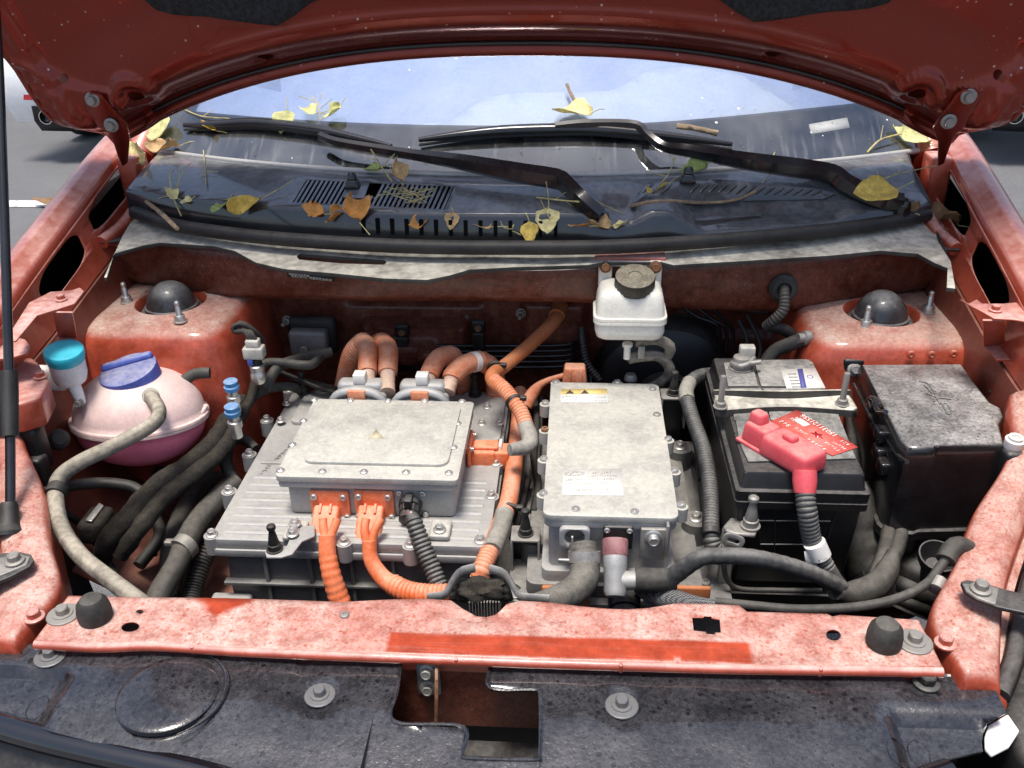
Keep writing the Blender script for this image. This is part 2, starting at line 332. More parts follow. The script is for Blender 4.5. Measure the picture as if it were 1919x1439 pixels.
def sheet(name, outline, mapf, m, parent=None, holes=(), grid=0, solid=.002, off=-1, bevel=0, smooth=50, flip=False):
    """a flat pattern with holes, cut in 2D, filled with triangles and bent into place by mapf"""
    pts = [Vector((p[0], p[1])) for p in outline]; n = len(pts); edges = [(i, (i+1) % n) for i in range(n)]
    for h in holes:
        b = len(pts); hp = [Vector((p[0], p[1])) for p in h]; pts += hp; edges += [(b+i, b+(i+1) % len(hp)) for i in range(len(hp))]
    def inside(q, poly):
        r = False; j = len(poly)-1
        for i in range(len(poly)):
            a, c = poly[i], poly[j]
            if (a[1] > q[1]) != (c[1] > q[1]) and q[0] < (c[0]-a[0])*(q[1]-a[1])/(c[1]-a[1]) + a[0]: r = not r
            j = i
        return r
    if grid:
        gx, gy = grid if isinstance(grid, tuple) else (grid, grid)
        xs = [p[0] for p in outline]; ys = [p[1] for p in outline]
        x = min(xs)+gx*.37
        while x < max(xs):
            y = min(ys)+gy*.41
            while y < max(ys):
                if inside((x, y), outline) and not any(inside((x, y), h) for h in holes): pts.append(Vector((x, y)))
                y += gy
            x += gx
    ov, oe, of, *_ = delaunay_2d_cdt(pts, edges, [], 0, 1e-7)
    fs = []
    for f in of:
        c = sum((ov[i] for i in f), Vector((0, 0)))/len(f)
        if inside(c, outline) and not any(inside(c, h) for h in holes):
            a, b, d = ov[f[0]], ov[f[1]], ov[f[2]]
            ccw = (b-a).cross(d-a) > 0
            fs.append(tuple(f) if ccw != flip else tuple(reversed(f)))
    vs_ = [mapf(v.x, v.y) for v in ov]
    return mesh(name, vs_, fs, m, parent, smooth=smooth, solid=solid, off=off, bevel=bevel)
def ell(cx, cy, rx, ry=None, n=20, rot=0):
    ry = rx if ry is None else ry; c, s = math.cos(rot), math.sin(rot); o = []
    for i in range(n):
        a = 2*math.pi*i/n; x, y = rx*math.cos(a), ry*math.sin(a); o.append((cx+c*x-s*y, cy+s*x+c*y))
    return o
def rrect(x0, x1, y0, y1, r, n=5):
    o = []
    for cx, cy, a0 in ((x1-r, y0+r, -90), (x1-r, y1-r, 0), (x0+r, y1-r, 90), (x0+r, y0+r, 180)):
        for i in range(n+1):
            a = R(a0 + 90*i/n); o.append((cx+r*math.cos(a), cy+r*math.sin(a)))
    return o
def prism(name, outline, z0, z1, m, parent=None, bevel=.002, seg=2, holes=(), mtx=None, smooth=40):
    f = (lambda x, y: Vector((x, y, z1))) if mtx is None else (lambda x, y: mtx @ Vector((x, y, z1)))
    return sheet(name, outline, f, m, parent, holes=holes, solid=z1-z0, off=-1, bevel=bevel, smooth=smooth)
def poly3(name, pts, thick, m, parent=None, bevel=.001, off=0):
    """a flat plate through the given (nearly coplanar) points"""
    n = len(pts); c = sum(pts, Vector())/n; nn = Vector()
    for a, b in zip(pts, pts[1:]+pts[:1]): nn += (a-c).cross(b-c)
    bs = basis(nn); inv = bs.transposed()
    loc = [inv @ (p-c) for p in pts]
    return sheet(name, [(q.x, q.y) for q in loc], lambda x, y: c + bs @ Vector((x, y, 0)), m, parent, solid=thick, off=off, bevel=bevel)
def loft(name, rows, m, parent=None, close=False, smooth=45, solid=0, off=-1, cap=False, flip=False, sub=0, bevel=0):
    n = len(rows[0]); vs_ = [v for r in rows for v in r]; fs = []
    for i in range(len(rows)-1):
        for j in range(n if close else n-1):
            a, b = i*n+j, i*n+(j+1) % n; f = (a, b, b+n, a+n)
            fs.append(tuple(reversed(f)) if flip else f)
    if cap: fs += [tuple(reversed(range(n))), tuple(range((len(rows)-1)*n, len(rows)*n))]
    return mesh(name, vs_, fs, m, parent, smooth=smooth, solid=solid, off=off, sub=sub, bevel=bevel)
def spline(pts, step):
    P = [Vector(p) for p in pts]
    if len(P) == 2: P = [P[0], (P[0]+P[1])/2, P[1]]
    P = [P[0]*2-P[1]] + P + [P[-1]*2-P[-2]]; out = []; par = []
    for i in range(1, len(P)-2):
        p0, p1, p2, p3 = P[i-1:i+3]
        for k_ in range(24):
            t = k_/24; t2, t3 = t*t, t*t*t
            out.append(.5*((2*p1) + (p2-p0)*t + (2*p0-5*p1+4*p2-p3)*t2 + (3*p1-p0-3*p2+p3)*t3)); par.append(i-1+t)
    out.append(P[-2]); par.append(len(P)-3.0)
    L = [0]
    for a, b in zip(out, out[1:]): L.append(L[-1]+(b-a).length)
    n = max(3, int(L[-1]/step)+1); res = []; rp = []; j = 0
    for i in range(n):
        d = L[-1]*i/(n-1)
        while j < len(L)-2 and L[j+1] < d: j += 1
        t = (d-L[j])/max(1e-9, L[j+1]-L[j]); res.append(out[j].lerp(out[j+1], t)); rp.append(lerp(par[j], par[j+1], t))
    return res, rp, L[-1]
def tubegeo(pts, r, step=.008, seg=12, ridge=None, flat=1, wob=0):
    if ridge: step = ridge[0]/4
    P, par, L = spline(pts, step); n = len(P); T = []
    for i in range(n): T.append((P[min(n-1, i+1)]-P[max(0, i-1)]).normalized())
    ref = Vector((0, 0, 1)) if abs(T[0].z) < .9 else Vector((1, 0, 0))
    u = (ref - T[0]*ref.dot(T[0])).normalized(); vs_ = []; fs = []
    for i in range(n):
        u = (u - T[i]*u.dot(T[i])).normalized(); v = T[i].cross(u)
        if isinstance(r, (list, tuple)):
            a = min(len(r)-1, int(par[i])); rr = lerp(r[a], r[min(len(r)-1, a+1)], par[i]-a)
        else: rr = r
        if ridge:
            lo, hi = (ridge[2], ridge[3]) if len(ridge) > 2 else (-1, 99)
            if lo <= par[i] <= hi: rr *= 1 + ridge[1]*(.5, 1, .5, -1)[i % 4]
        if wob: rr *= 1 + wob*noise.noise(P[i]*60)
        for k_ in range(seg):
            a = 2*math.pi*k_/seg; q = rr
            if wob: q *= 1 + wob*noise.noise(P[i]*90 + Vector((math.cos(a), math.sin(a), 3))*1.5)
            vs_.append(P[i] + u*(math.cos(a)*q*flat) + v*(math.sin(a)*q))
    for i in range(n-1):
        for k_ in range(seg):
            a, b = i*seg+k_, i*seg+(k_+1) % seg; fs.append((a, b, b+seg, a+seg))
    fs += [tuple(reversed(range(seg))), tuple(range((n-1)*seg, n*seg))]
    return vs_, fs
def tube(name, pts, r, m, parent=None, step=.008, seg=12, ridge=None, flat=1, wob=0):
    v, f = tubegeo(pts, r, step, seg, ridge, flat, wob); return mesh(name, v, f, m, parent, smooth=50)
def lathe(name, prof, o, d, m, parent=None, seg=28, ref=None, smooth=35, squash=1, ribs=None):
    b = basis(d, ref); o = Vector(o); vs_ = []; fs = []
    for r_, h in prof:
        for k_ in range(seg):
            a = 2*math.pi*k_/seg; rr = r_
            if ribs and ribs[1] <= h <= ribs[2]: rr *= 1 - ribs[0]*(k_ % 2)
            vs_.append(o + b @ Vector((rr*math.cos(a), rr*math.sin(a)*squash, h)))
    for i in range(len(prof)-1):
        for k_ in range(seg):
            a, c = i*seg+k_, i*seg+(k_+1) % seg; fs.append((a, c, c+seg, a+seg))
    fs += [tuple(reversed(range(seg))), tuple(range((len(prof)-1)*seg, len(prof)*seg))]
    return mesh(name, vs_, fs, m, parent, smooth=smooth)
CACHE = {}
def part(kind, m, build):
    if (kind, m) not in CACHE:
        me = bpy.data.meshes.new(kind); v, f = build(); me.from_pydata(v, [], f); me.update(); me.shade_smooth(); me.set_sharp_from_angle(angle=R(35)); me.materials.append(MATS[m]); CACHE[(kind, m)] = me
    return CACHE[(kind, m)]
def rings(prof):       # prof: list of (radius, height, sides-as-hex)
    def b():
        vs_ = []; fs = []; n = 18
        for r_, h, hx in prof:
            for k_ in range(n):
                a = 2*math.pi*k_/n; rr = r_
                if hx: q = ((a + math.pi/6) % (math.pi/3)) - math.pi/6; rr = r_*math.cos(math.pi/6)/math.cos(q)
                vs_.append((rr*math.cos(a), rr*math.sin(a), h))
        for i in range(len(prof)-1):
            for k_ in range(n):
                a, c = i*n+k_, i*n+(k_+1) % n; fs.append((a, c, c+n, a+n))
        fs.append(tuple(range((len(prof)-1)*n, len(prof)*n)))
        return vs_, fs
    return b
KINDS = {
 'hex': [(1, 0, 0), (1, .18, 0), (.9, .26, 0), (.7, .28, 1), (.7, .85, 1), (.6, .95, 1), (.45, .95, 0), (.4, .9, 0)],
 'washer': [(1, 0, 0), (1, .1, 0), (.95, .14, 0), (.62, .15, 0), (.6, .22, 0), (.42, .23, 1), (.42, .62, 1), (.36, .68, 1), (.2, .68, 0)],
 'socket': [(1, 0, 0), (1, .75, 0), (.88, .9, 0), (.5, .9, 0), (.48, .5, 1), (.2, .48, 0)],
 'screw': [(1, 0, 0), (.95, .3, 0), (.7, .5, 0), (.4, .52, 0), (.3, .3, 0)],
 'nutrod': [(1, 0, 0), (1, .15, 0), (.85, .17, 1), (.85, .9, 1), (.78, 1, 1), (.45, 1, 0), (.42, 1.05, 0), (.42, 2.3, 0), (.36, 2.4, 0), (.34, 2.45, 0), (.4, 2.75, 0), (.4, 3, 0), (.25, 3.2, 0)],
 'rod': [(1, 0, 0), (1, .12, 0), (.8, .14, 1), (.8, .75, 1), (.7, .85, 1), (.42, .86, 0), (.42, 4.6, 0), (.36, 4.75, 0)],
 'pin': [(1, 0, 0), (1, .18, 0), (.86, .2, 1), (.86, .85, 1), (.72, .95, 1), (.66, 1, 0), (.5, 2.0, 0), (.36, 2.7, 0), (.36, 2.85, 0), (.5, 3.0, 0), (.56, 3.25, 0), (.5, 3.5, 0), (.28, 3.66, 0)],
 'boss': [(1, -1, 0), (1, 0, 0)],
}
def bolt(kind, loc, size, m, parent, n=(0, 0, 1), name='bolt', roll=None, label=None):
    me = part(kind, m, rings(KINDS[kind])); o = bpy.data.objects.new(name, me); COL.objects.link(o)
    b = basis(n).to_4x4() @ Matrix.Rotation(random.uniform(0, 1) if roll is None else roll, 4, 'Z') @ Matrix.Scale(size, 4); b.translation = Vector(loc)
    if parent is not None: o.parent = parent; o.matrix_parent_inverse = PW(parent).inverted()
    o.matrix_basis = b
    if label: o['label'] = label
    return o
def text(name, body, loc, size, m, parent, xdir=(1, 0, 0), ydir=(0, 1, 0), thick=.0002, align='CENTER'):
    cu = bpy.data.curves.new(name, 'FONT'); cu.body = body; cu.size = size; cu.align_x = align; cu.align_y = 'CENTER'; cu.resolution_u = 2
    t = bpy.data.objects.new('tmp', cu); COL.objects.link(t); dg = bpy.context.evaluated_depsgraph_get(); dg.update()
    me = bpy.data.meshes.new_from_object(t.evaluated_get(dg)); bpy.data.objects.remove(t)
    x = Vector(xdir).normalized(); y = (Vector(ydir) - x*x.dot(Vector(ydir))).normalized(); z = x.cross(y)
    mm = Matrix((x, y, z)).transposed().to_4x4(); mm.translation = Vector(loc) + z*thick; me.transform(mm); me.name = name
    me.materials.clear(); return fin(name, me, m, parent, smooth=0)
def glyphs(name, c, ux, uy, n, w, h, m, parent):
    """a row of small worn print marks, too small to read"""
    vs_ = []; fs = []; nz = ux.cross(uy)*.0002; rng = random.Random(int((c.x*7+c.y*13)*1e4) + n)
    for i in range(n):
        x0 = -w/2 + w*i/n; cw = w/n*.78
        for _ in range(rng.randint(2, 3)):
            if rng.random() < .6: a, b = x0 + rng.uniform(0, .25)*cw, x0 + rng.uniform(.7, 1)*cw; lo = rng.uniform(-.5, .38)*h; hi = lo + .14*h
            else: a = x0 + rng.uniform(0, .8)*cw; b = a + .2*cw; lo, hi = -.5*h, rng.uniform(.1, .5)*h
            k_ = len(vs_); vs_ += [c+ux*a+uy*lo+nz, c+ux*b+uy*lo+nz, c+ux*b+uy*hi+nz, c+ux*a+uy*hi+nz]; fs.append((k_, k_+1, k_+2, k_+3))
            nz = nz + ux.cross(uy)*.00002
    return mesh(name, vs_, fs, m, parent, smooth=0)
# ------------------------------------------------------------------ ground
gx = bpy.data.meshes.new('ground'); gx.from_pydata([(-400, -400, 0), (400, -400, 0), (400, 400, 0), (-400, 400, 0)], [], [(0, 1, 2, 3)])
tag(fin('ground', gx, 'asphalt', smooth=0), kind='structure')
p = Z(100, 383, 0)
tag(mesh('parking_line', [(-9, p.y-.10, .004), (-1.45, p.y-.05, .004), (-1.45, p.y+.08, .004), (-9, p.y+.03, .004)], [(0, 1, 2, 3)], 'road_paint', smooth=0), kind='structure')

# ------------------------------------------------------------------ the car
car = thing('car', 'red car with its bonnet propped open over a dusty electric motor bay', 'car', (0, .9, 0))
ZX = .88                                                    # top of the front crossmember
def q2(lst, z): return [tuple(Z(a, b, z)[:2]) for a, b in lst]
# front crossmember
rear = [(128, 1116), (270, 1120), (425, 1120), (560, 1125), (640, 1128), (720, 1124), (790, 1122), (845, 1124), (868, 1132), (892, 1143), (910, 1145), (930, 1140), (950, 1129), (975, 1126), (1030, 1128), (1090, 1136), (1140, 1141), (1175, 1142), (1215, 1139), (1270, 1130), (1330, 1131), (1385, 1134), (1400, 1146), (1550, 1151), (1560, 1156), (1575, 1153), (1722, 1162)]
front = [(1768, 1252), (1600, 1249), (1380, 1246), (1270, 1243), (1000, 1235), (700, 1224), (440, 1213), (290, 1203), (180, 1206), (64, 1200)]
ol = q2(rear+front, ZX)
def hol(lst): return [q2(ell(x, y, a, b, 18, r_), ZX) for x, y, a, b, r_ in lst]
holes = hol([(244, 1174, 17, 9, -.1), (1562, 1190, 14, 10, .15), (262, 1146, 7, 4, 0)])
holes.append(q2([(1297, 1157), (1318, 1157), (1319, 1154), (1333, 1154), (1334, 1158), (1349, 1160), (1351, 1185), (1340, 1185), (1339, 1189), (1324, 1188), (1323, 1184), (1300, 1182)], ZX))
def czx(x, y):      # shallow pressed dish behind the middle of the crossmember
    c = Z(900, 1150, ZX); d = math.hypot((x-c.x)/.062, (y-c.y-.006)/.024)
    return ZX - .010*(1-sm(.35, 1.1, d)) + .0012*noise.noise(Vector((x*14, y*14, 0)))
cm = sheet('radiator_support', ol, lambda x, y: Vector((x, y, czx(x, y))), 'paint_rain', car, holes=holes, grid=.012, solid=.002, smooth=60)
# rolled front lip and the wall below it
fl = [Z(a, b, ZX) for a, b in reversed(front)]
fp, _, _ = spline(fl, .02)
rows = []
for dy, dz in ((.001, 0), (-.002, -.0004), (-.0045, -.002), (-.006, -.005), (-.0058, -.009), (-.003, -.012), (.003, -.014), (.006, -.03), (.006, -.12)):
    rows.append([v + Vector((0, dy, dz)) for v in fp])
loft('front_lip', rows[:8], 'paint_dusty', cm, smooth=60, flip=True)
loft('front_wall', [[v + Vector((0, .0004, 0)) for v in r_] for r_ in rows[7:]], 'paint_wall', cm, smooth=60, flip=True)
for px_, py_ in ((365, 1211), (856, 1234), (1163, 1245), (1535, 1252)):
    c = Z(px_, py_, ZX-.006); rbox('lip_notch', c+Vector((-.0025, -.0085, -.006)), c+Vector((.0025, .0, .006)), 'paint_dusty', cm, bevel=.002)
bolt('washer', Z(119, 1153, ZX), .020, 'zinc_dull', cm, roll=.3); bolt('washer', Z(1713, 1204, ZX), .021, 'zinc_dull', cm, roll=.2)
bolt('screw', Z(646, 1153, ZX), .006, 'zinc_dull', cm)
for px_, py_ in ((180, 1158), (1655, 1206)):
    lathe('rubber_buffer', [(.0195, 0), (.0205, .004), (.0205, .013), (.0185, .024), (.013, .031), (.004, .0335)], Z(px_, py_, ZX), (0, 0, 1), 'rubber_dust', cm, seg=24)
# corner plates and side rails: inner edge / outer edge of the apron top, mirrored left and right
inner = [(.552, -.05, .882), (.548, .04, .882), (.602, .125, .892), (.660, .225, .906), (.735, .32, .945), (.765, .42, .985)]
outer = [(.592, -.05, .876), (.640, .07, .886), (.69, .16, .90), (.75, .25, .925), (.815, .33, .965), (.845, .42, 1.0)]
for sx in (1, -1):
    I, _, _ = spline([(a*sx, b, c) for a, b, c in inner], .02); O, _, _ = spline([(a*sx, b, c) for a, b, c in outer], .02)
    n = 28
    def at(P, t): f = t*(len(P)-1); i = min(len(P)-2, int(f)); return P[i].lerp(P[i+1], f-i)
    rows = []
    for k in range(n):
        t = k/(n-1); a, b = at(I, t), at(O, t); r_ = [a + Vector((.01*sx, 0, -.28)), a + Vector((-.001*sx, 0, -.075)), a + Vector((0, 0, -.010)), a + Vector((.003*sx, 0, -.002))]
        for j in range(1, 8):
            u = j/8; bulge = .004*math.sin(u*math.pi) + .006*math.exp(-((u-.75)/.12)**2)*sm(.15, .5, t); r_.append(a.lerp(b, u) + Vector((0, 0, bulge)))
        r_ += [b + Vector((0, 0, -.001)), b + Vector((.004*sx, 0, -.006)), b + Vector((.006*sx, 0, -.02)), b + Vector((.016*sx, 0, -.022)), b + Vector((.018*sx, 0, -.06))]
        if k == 0: rows.append([v + Vector((0, -.010, -.035)) for v in r_]); rows.append([v + Vector((0, -.008, -.008)) for v in r_])
        rows.append(r_)
    ap = loft('corner_plate', rows, 'paint_rain', car, smooth=50, flip=(sx > 0), solid=.002, off=0)
    front_edge = rows[0]
    bolt('hex', Z(65, 1158, ZX+.003) if sx < 0 else Z(1771, 1207, ZX+.003), .0125, 'paint_dusty', ap, roll=.4)
    # rubbing strap with its bolt
    if sx > 0: sp = [(1800, 1090), (1812, 1085), (1845, 1092), (1880, 1102), (1919, 1112), (1990, 1160), (1990, 1185), (1919, 1147), (1870, 1137), (1830, 1122), (1808, 1108)]
    else: sp = [(-60, 1052), (0, 1036), (36, 1033), (58, 1038), (64, 1050), (55, 1062), (20, 1080), (-60, 1112)]
    zs = .912 if sx > 0 else .905
    st = prism('headlamp_strap', q2(sp, zs), zs-.006, zs, 'plastic', car, bevel=.002)
    prism('strap_plate', q2([(1804, 1093), (1845, 1094), (1872, 1102), (1866, 1132), (1832, 1120), (1811, 1107)] if sx > 0 else [(-40, 1055), (30, 1037), (56, 1043), (50, 1058), (10, 1074), (-40, 1094)], zs+.002), zs-.002, zs+.002, 'zinc_dull', st, bevel=.001)
    bolt('hex', Z(1838, 1105, zs+.003) if sx > 0 else Z(28, 1052, zs+.003), .0125, 'zinc_dull', st, roll=.1)
# fender edge with inner wall, two dark openings each side
ftop = [(.70, -.25, .93), (.79, .10, 1.03), (.825, .45, 1.105), (.845, .75, 1.165), (.865, 1.08, 1.225), (.88, 1.4, 1.26)]
for sx in (1, -1):
    Fp, _, _ = spline(ftop, .03)
    rows = []
    for v in Fp:
        v = Vector((v.x*sx, v.y, v.z)); rows.append([v + Vector((d*sx, 0, e)) for d, e in ((-.034, -.026), (-.032, -.012), (-.026, -.007), (-.010, -.004), (-.006, .001), (0, .002), (.012, .001), (.03, -.01), (.06, -.05), (.075, -.13), (.08, -.40))])
    fd = loft('fender', rows, 'paint', car, smooth=60, flip=(sx > 0))
    def wallpt(y, t, sx=sx):
        i = max(0, min(len(Fp)-2, sum(1 for p_ in Fp if p_.y < y)-1)); a = Fp[i].lerp(Fp[i+1], (y-Fp[i].y)/max(1e-6, Fp[i+1].y-Fp[i].y))
        top = Vector((a.x-.034, y, a.z-.026)); zb = lerp(.985, 1.07, sm(.35, 1.0, y)); bot = Vector((.785 + .0*y, y, zb))
        v = top.lerp(bot, t); v.z -= .012*math.sin(t*math.pi); return Vector((v.x*sx, v.y, v.z))
    hs = [[(.79+.24*(u), .03+.36*v) for u, v in rrect(0, 1, 0, 1, .3, 8)], [(.555+.18*u, .05+.46*v) for u, v in rrect(0, 1, 0, 1, .32, 8)]]
    sheet('inner_fender_panel', [(.36+.79*i/40, 0) for i in range(41)]+[(1.15-.79*i/40, 1) for i in range(41)], wallpt, 'paint_dusty', car, holes=hs, grid=(.02, .08), solid=.002, smooth=60, flip=(sx < 0))
    # box behind the openings
    mesh('fender_cavity', [Vector((q_*sx, y, z_)) for y in (.36, .75, 1.12) for q_, z_ in ((.86, .93 + .2*y), (.86, .80), (.765, .80))], [(0, 1, 4, 3), (3, 4, 7, 6), (1, 2, 5, 4), (4, 5, 8, 7)], 'black_void', car, smooth=0)
    # inner shelf from the wall to the tower and down to the frame rail
    rows = []
    for y in [.30 + .05*i for i in range(17)]:
        zb = lerp(.985, 1.07, sm(.35, 1.0, y)); w = .785
        rows.append([Vector((x_*sx, y, z_)) for x_, z_ in ((w+.004, zb-.002), (w-.004, zb-.003), (w-.010, zb-.035), (w-.016, zb-.11), (w-.03, .80), (w-.06, .70), (.60, .62), (.42, .60), (.40, .45))])
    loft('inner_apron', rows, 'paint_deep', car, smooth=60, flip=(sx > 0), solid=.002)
    # dark liner forward of that, behind the headlamp
    rows = [[Vector((x_*sx, y, z_)) for x_, z_ in ((.80, .92), (.72, .80), (.70, .62), (.62, .50), (.40, .42))] for y in (.0, .12, .24, .33)]
    loft('lamp_liner', rows, 'plastic', car, smooth=60, flip=(sx > 0), solid=.003)
    rbox('lamp_liner_front', (.55*sx if sx > 0 else -.86, -.012, .36), (.86 if sx > 0 else -.55, .0, .80), 'plastic', car, bevel=.004)
    # wing bracket with bolt and foot
    c = (Z(115, 562, 1.087) if sx < 0 else Z(1865, 582, 1.087))
    br = poly3('wing_bracket', [Z(a, b, 1.085) for a, b in ([(55, 568), (95, 548), (135, 545), (150, 540), (158, 547), (140, 570), (110, 580), (70, 592), (30, 640), (10, 640)] if sx < 0 else [(1797, 560), (1815, 570), (1830, 562), (1840, 570), (1880, 570), (1940, 565), (1970, 600), (1935, 606), (1900, 600), (1862, 598), (1845, 588), (1820, 575)])], .003, 'paint_dusty', car)
    bolt('hex', c, .010, 'paint_dusty', br, roll=.2)
    f0 = Z(118, 583, 1.083) if sx < 0 else Z(1862, 598, 1.083); f1 = (Z(128, 632, 1.01) if sx < 0 else Z(1862, 648, 1.01))
    mesh('bracket_foot', [f0+Vector((-.016, 0, 0)), f0+Vector((.016, 0, 0)), f1+Vector((.016, 0, 0)), f1+Vector((-.016, 0, 0)), f1+Vector((.014, -.05, -.003)), f1+Vector((-.014, -.05, -.003))], [(0, 1, 2, 3), (3, 2, 4, 5)], 'paint_dusty', br, smooth=0, solid=.003)
    # hinge-side bolts and dark plate
    for a, b in (((232, 402), (206, 446)) if sx < 0 else ((1737, 372), (1760, 408))):
        bolt('hex', Z(a, b, 1.085), .013, 'paint_dusty', car, roll=.3)
    pl = [(190, 432), (228, 430), (228, 452), (190, 456)] if sx < 0 else [(1755, 443), (1800, 442), (1799, 470), (1757, 468)]
    tp = poly3('shelf_plate', [Z(a, b, 1.085) for a, b in pl], .004, 'plastic', car, bevel=.001); bolt('screw', Z(209, 442, 1.087) if sx < 0 else Z(1781, 454, 1.087), .008, 'zinc_dull', tp)
    # flat shelf under those bolts
    rows = [[Vector((x_*sx, y, lerp(1.05, 1.10, sm(.65, 1.0, y)) + z_)) for x_, z_ in ((.80, .01), (.785, .003), (.74, 0), (.69, -.004), (.68, -.05))] for y in (.80, .85, .9, 1.0, 1.1)]
    loft('hinge_shelf', rows, 'paint_dusty', car, smooth=60, flip=(sx > 0), solid=.002)
    tube('shelf_bead', [Vector((.765*sx, 1.05, 1.17)), Vector((.765*sx, .95, 1.135)), Vector((.772*sx, .85, 1.10)), Vector((.79*sx, .78, 1.085))], .013, 'paint_dusty', car, seg=10)

# strut towers
for sx in (-1, 1):
    x0, x1 = (-.80, -.515) if sx < 0 else (.515, .80); y0, y1 = .60, .92
    mx_, my_ = (x0+x1)/2, (y0+y1)/2; AN = [2*math.pi*i/72 for i in range(72)]
    cx, cy = (tuple(Z(322, 572, .98)[:2]) if sx < 0 else tuple(Z(1650, 592, .98)[:2]))
    def side(a, gr, z_):        # rounded-square outline
        ax, ay = (x1-x0)/2+gr, (y1-y0)/2+gr; r_ = 1/((abs(math.cos(a))/ax)**5 + (abs(math.sin(a))/ay)**5)**.2
        return Vector((mx_ + r_*math.cos(a), my_ + r_*math.sin(a), z_))
    rows = [[side(a, gr, .98+dz) for a in AN] for dz, gr in ((-.40, .035), (-.25, .028), (-.05, .006), (-.03, .002), (-.018, -.003), (-.007, -.012), (-.001, -.024), (0, -.04))]
    def ringat(rad, z_): return [Vector((cx + rad*math.cos(a), cy + rad*math.sin(a), z_)) for a in AN]
    rows.append([a.lerp(b, .5) + Vector((0, 0, .003)) for a, b in zip(rows[7], ringat(.07, .98))])
    rows += [ringat(.072, .986), ringat(.066, .989), ringat(.062, .985), ringat(.060, .965)]
    tw = loft('strut_tower', rows, 'paint_tower', car, close=True, smooth=60)
    lathe('strut_cap', [(.059, -.02), (.059, -.004), (.056, .0), (.050, .003), (.0495, .008), (.046, .010), (.045, .014), (.041, .027), (.031, .041), (.018, .050), (.005, .053)], (cx, cy, .974), (0, 0, 1), 'dome', tw, seg=32)
    for a, b in (((238, 566), (338, 602)) if sx < 0 else ((1739, 584), (1622, 612))):
        bolt('nutrod', Z(a, b, .983), .0125, 'zinc', tw, name='stud_nut', roll=.3)
    if sx > 0:
        for a, b in ((1707, 660), (1746, 661), (1787, 659)): bolt('screw', Y(a, b+4, .594), .007, 'paint_tower', tw, n=(0, -1, .1), name='weld_spot')
# firewall: lower wall, plenum front wall
def fire(x, z): return Vector((x, .87 - .03*sm(.5, .9, abs(x)) - .0*z, z))
rows = []
fx = [-.80 + .02*i for i in range(81)]
def emb(x, z):
    d = 0
    for x0, x1, z0, z1, h in ((-.33, -.10, .79, .90, -.03), (-.29, -.16, .80, .865, -.022), (.0, .14, .80, .95, -.024), (-.36, -.07, .92, .975, .018), (.30, .52, .86, .96, .012)):
        d += h*sm(x0, x0+.015, x)*(1-sm(x1-.015, x1, x))*sm(z0, z0+.015, z)*(1-sm(z1-.015, z1, z))
    for cx_, cz_, r_ in ((-.32, .955, .02), (-.235, .955, .02), (-.15, .955, .02), (-.19, .84, .018)):
        q = math.hypot(x-cx_, z-cz_); d -= .018*(1-sm(r_*.7, r_, q))
    return d
zz = [.40, .5, .6, .68] + [.72 + .0075*i for i in range(41)]
fx2 = [-.80 + .0075*i for i in range(214)]
rows = [[fire(x, z) + Vector((0, emb(x, z), 0)) for x in fx2] for z in zz]
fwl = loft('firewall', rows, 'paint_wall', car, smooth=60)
rows = []
for x in fx:
    yp = .70 + .20*x*x; zb = pw([(-.8, .985), (-.6, .975), (-.42, .985), (-.1, 1.0), (.1, 1.0), (.28, .985), (.5, .965), (.62, .975), (.8, .99)], x)
    rows.append([Vector((x, yp+.03, 1.10)), Vector((x, yp, 1.085)), Vector((x, yp-.004, 1.06)), Vector((x, yp-.002, zb+.02)), Vector((x, yp+.008, zb+.004)), Vector((x, yp+.03, zb)), Vector((x, yp+.16, zb+.01))])
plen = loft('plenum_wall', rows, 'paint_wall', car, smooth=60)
lb = [Y(540, 505, .722), Y(631, 515, .714), Y(631, 523, .714), Y(543, 514, .722)]
nl = (lb[1]-lb[0]).cross(lb[3]-lb[0]).normalized()
lab = poly3('data_label', [v + Vector((0, -.012, 0)) for v in lb], .0006, 'label_black', car, bevel=0)
cl = sum(lb, Vector())/4 + Vector((0, -.0128, 0)); ux = (lb[1]-lb[0]).normalized(); uy = (lb[0]-lb[3]).normalized()
hgt = (lb[0]-lb[3]).length
text('label_text', '最大允许总质量', cl + uy*hgt*.2 - ux*.022, .0056, 'ink_white', lab, ux, uy)
text('label_text', '乘坐人数:5人  制造年月:2018-05', cl - uy*hgt*.22, .0056, 'ink_white', lab, ux, uy)
# sound-deadening plate on the scuttle, cut along a wavy front edge
def plz(x, y): return 1.095 + .02*sm(.66 + .22*x*x, .80 + .22*x*x, y)
pe = [(200, 520), (214, 475), (238, 468), (268, 460), (300, 455), (400, 460), (440, 470), (480, 492), (530, 503), (640, 512), (720, 521), (800, 523), (840, 516), (880, 505), (960, 500), (1100, 497), (1130, 492), (1240, 491), (1262, 497), (1400, 488), (1560, 478), (1650, 470), (1720, 474), (1752, 492), (1776, 502), (1774, 540), (1790, 542), (1782, 490), (1745, 405), (1600, 418), (1400, 430), (960, 446), (600, 433), (400, 415), (262, 388), (230, 440), (195, 520)]
ol = [tuple(S(a, b, plz, 1.1)[:2]) for a, b in pe]
slot = [tuple(S(a, b, plz, 1.1)[:2]) for a, b in ((556, 480), (562, 475), (720, 487), (725, 491), (720, 496), (640, 493), (560, 486))]
sheet('scuttle_pad', ol, lambda x, y: Vector((x, y, plz(x, y) + .0025*noise.noise(Vector((x*9, y*9, 1))))), 'beige_plate', car, holes=[slot], grid=.02, solid=.007, off=-1, smooth=50, bevel=.001)
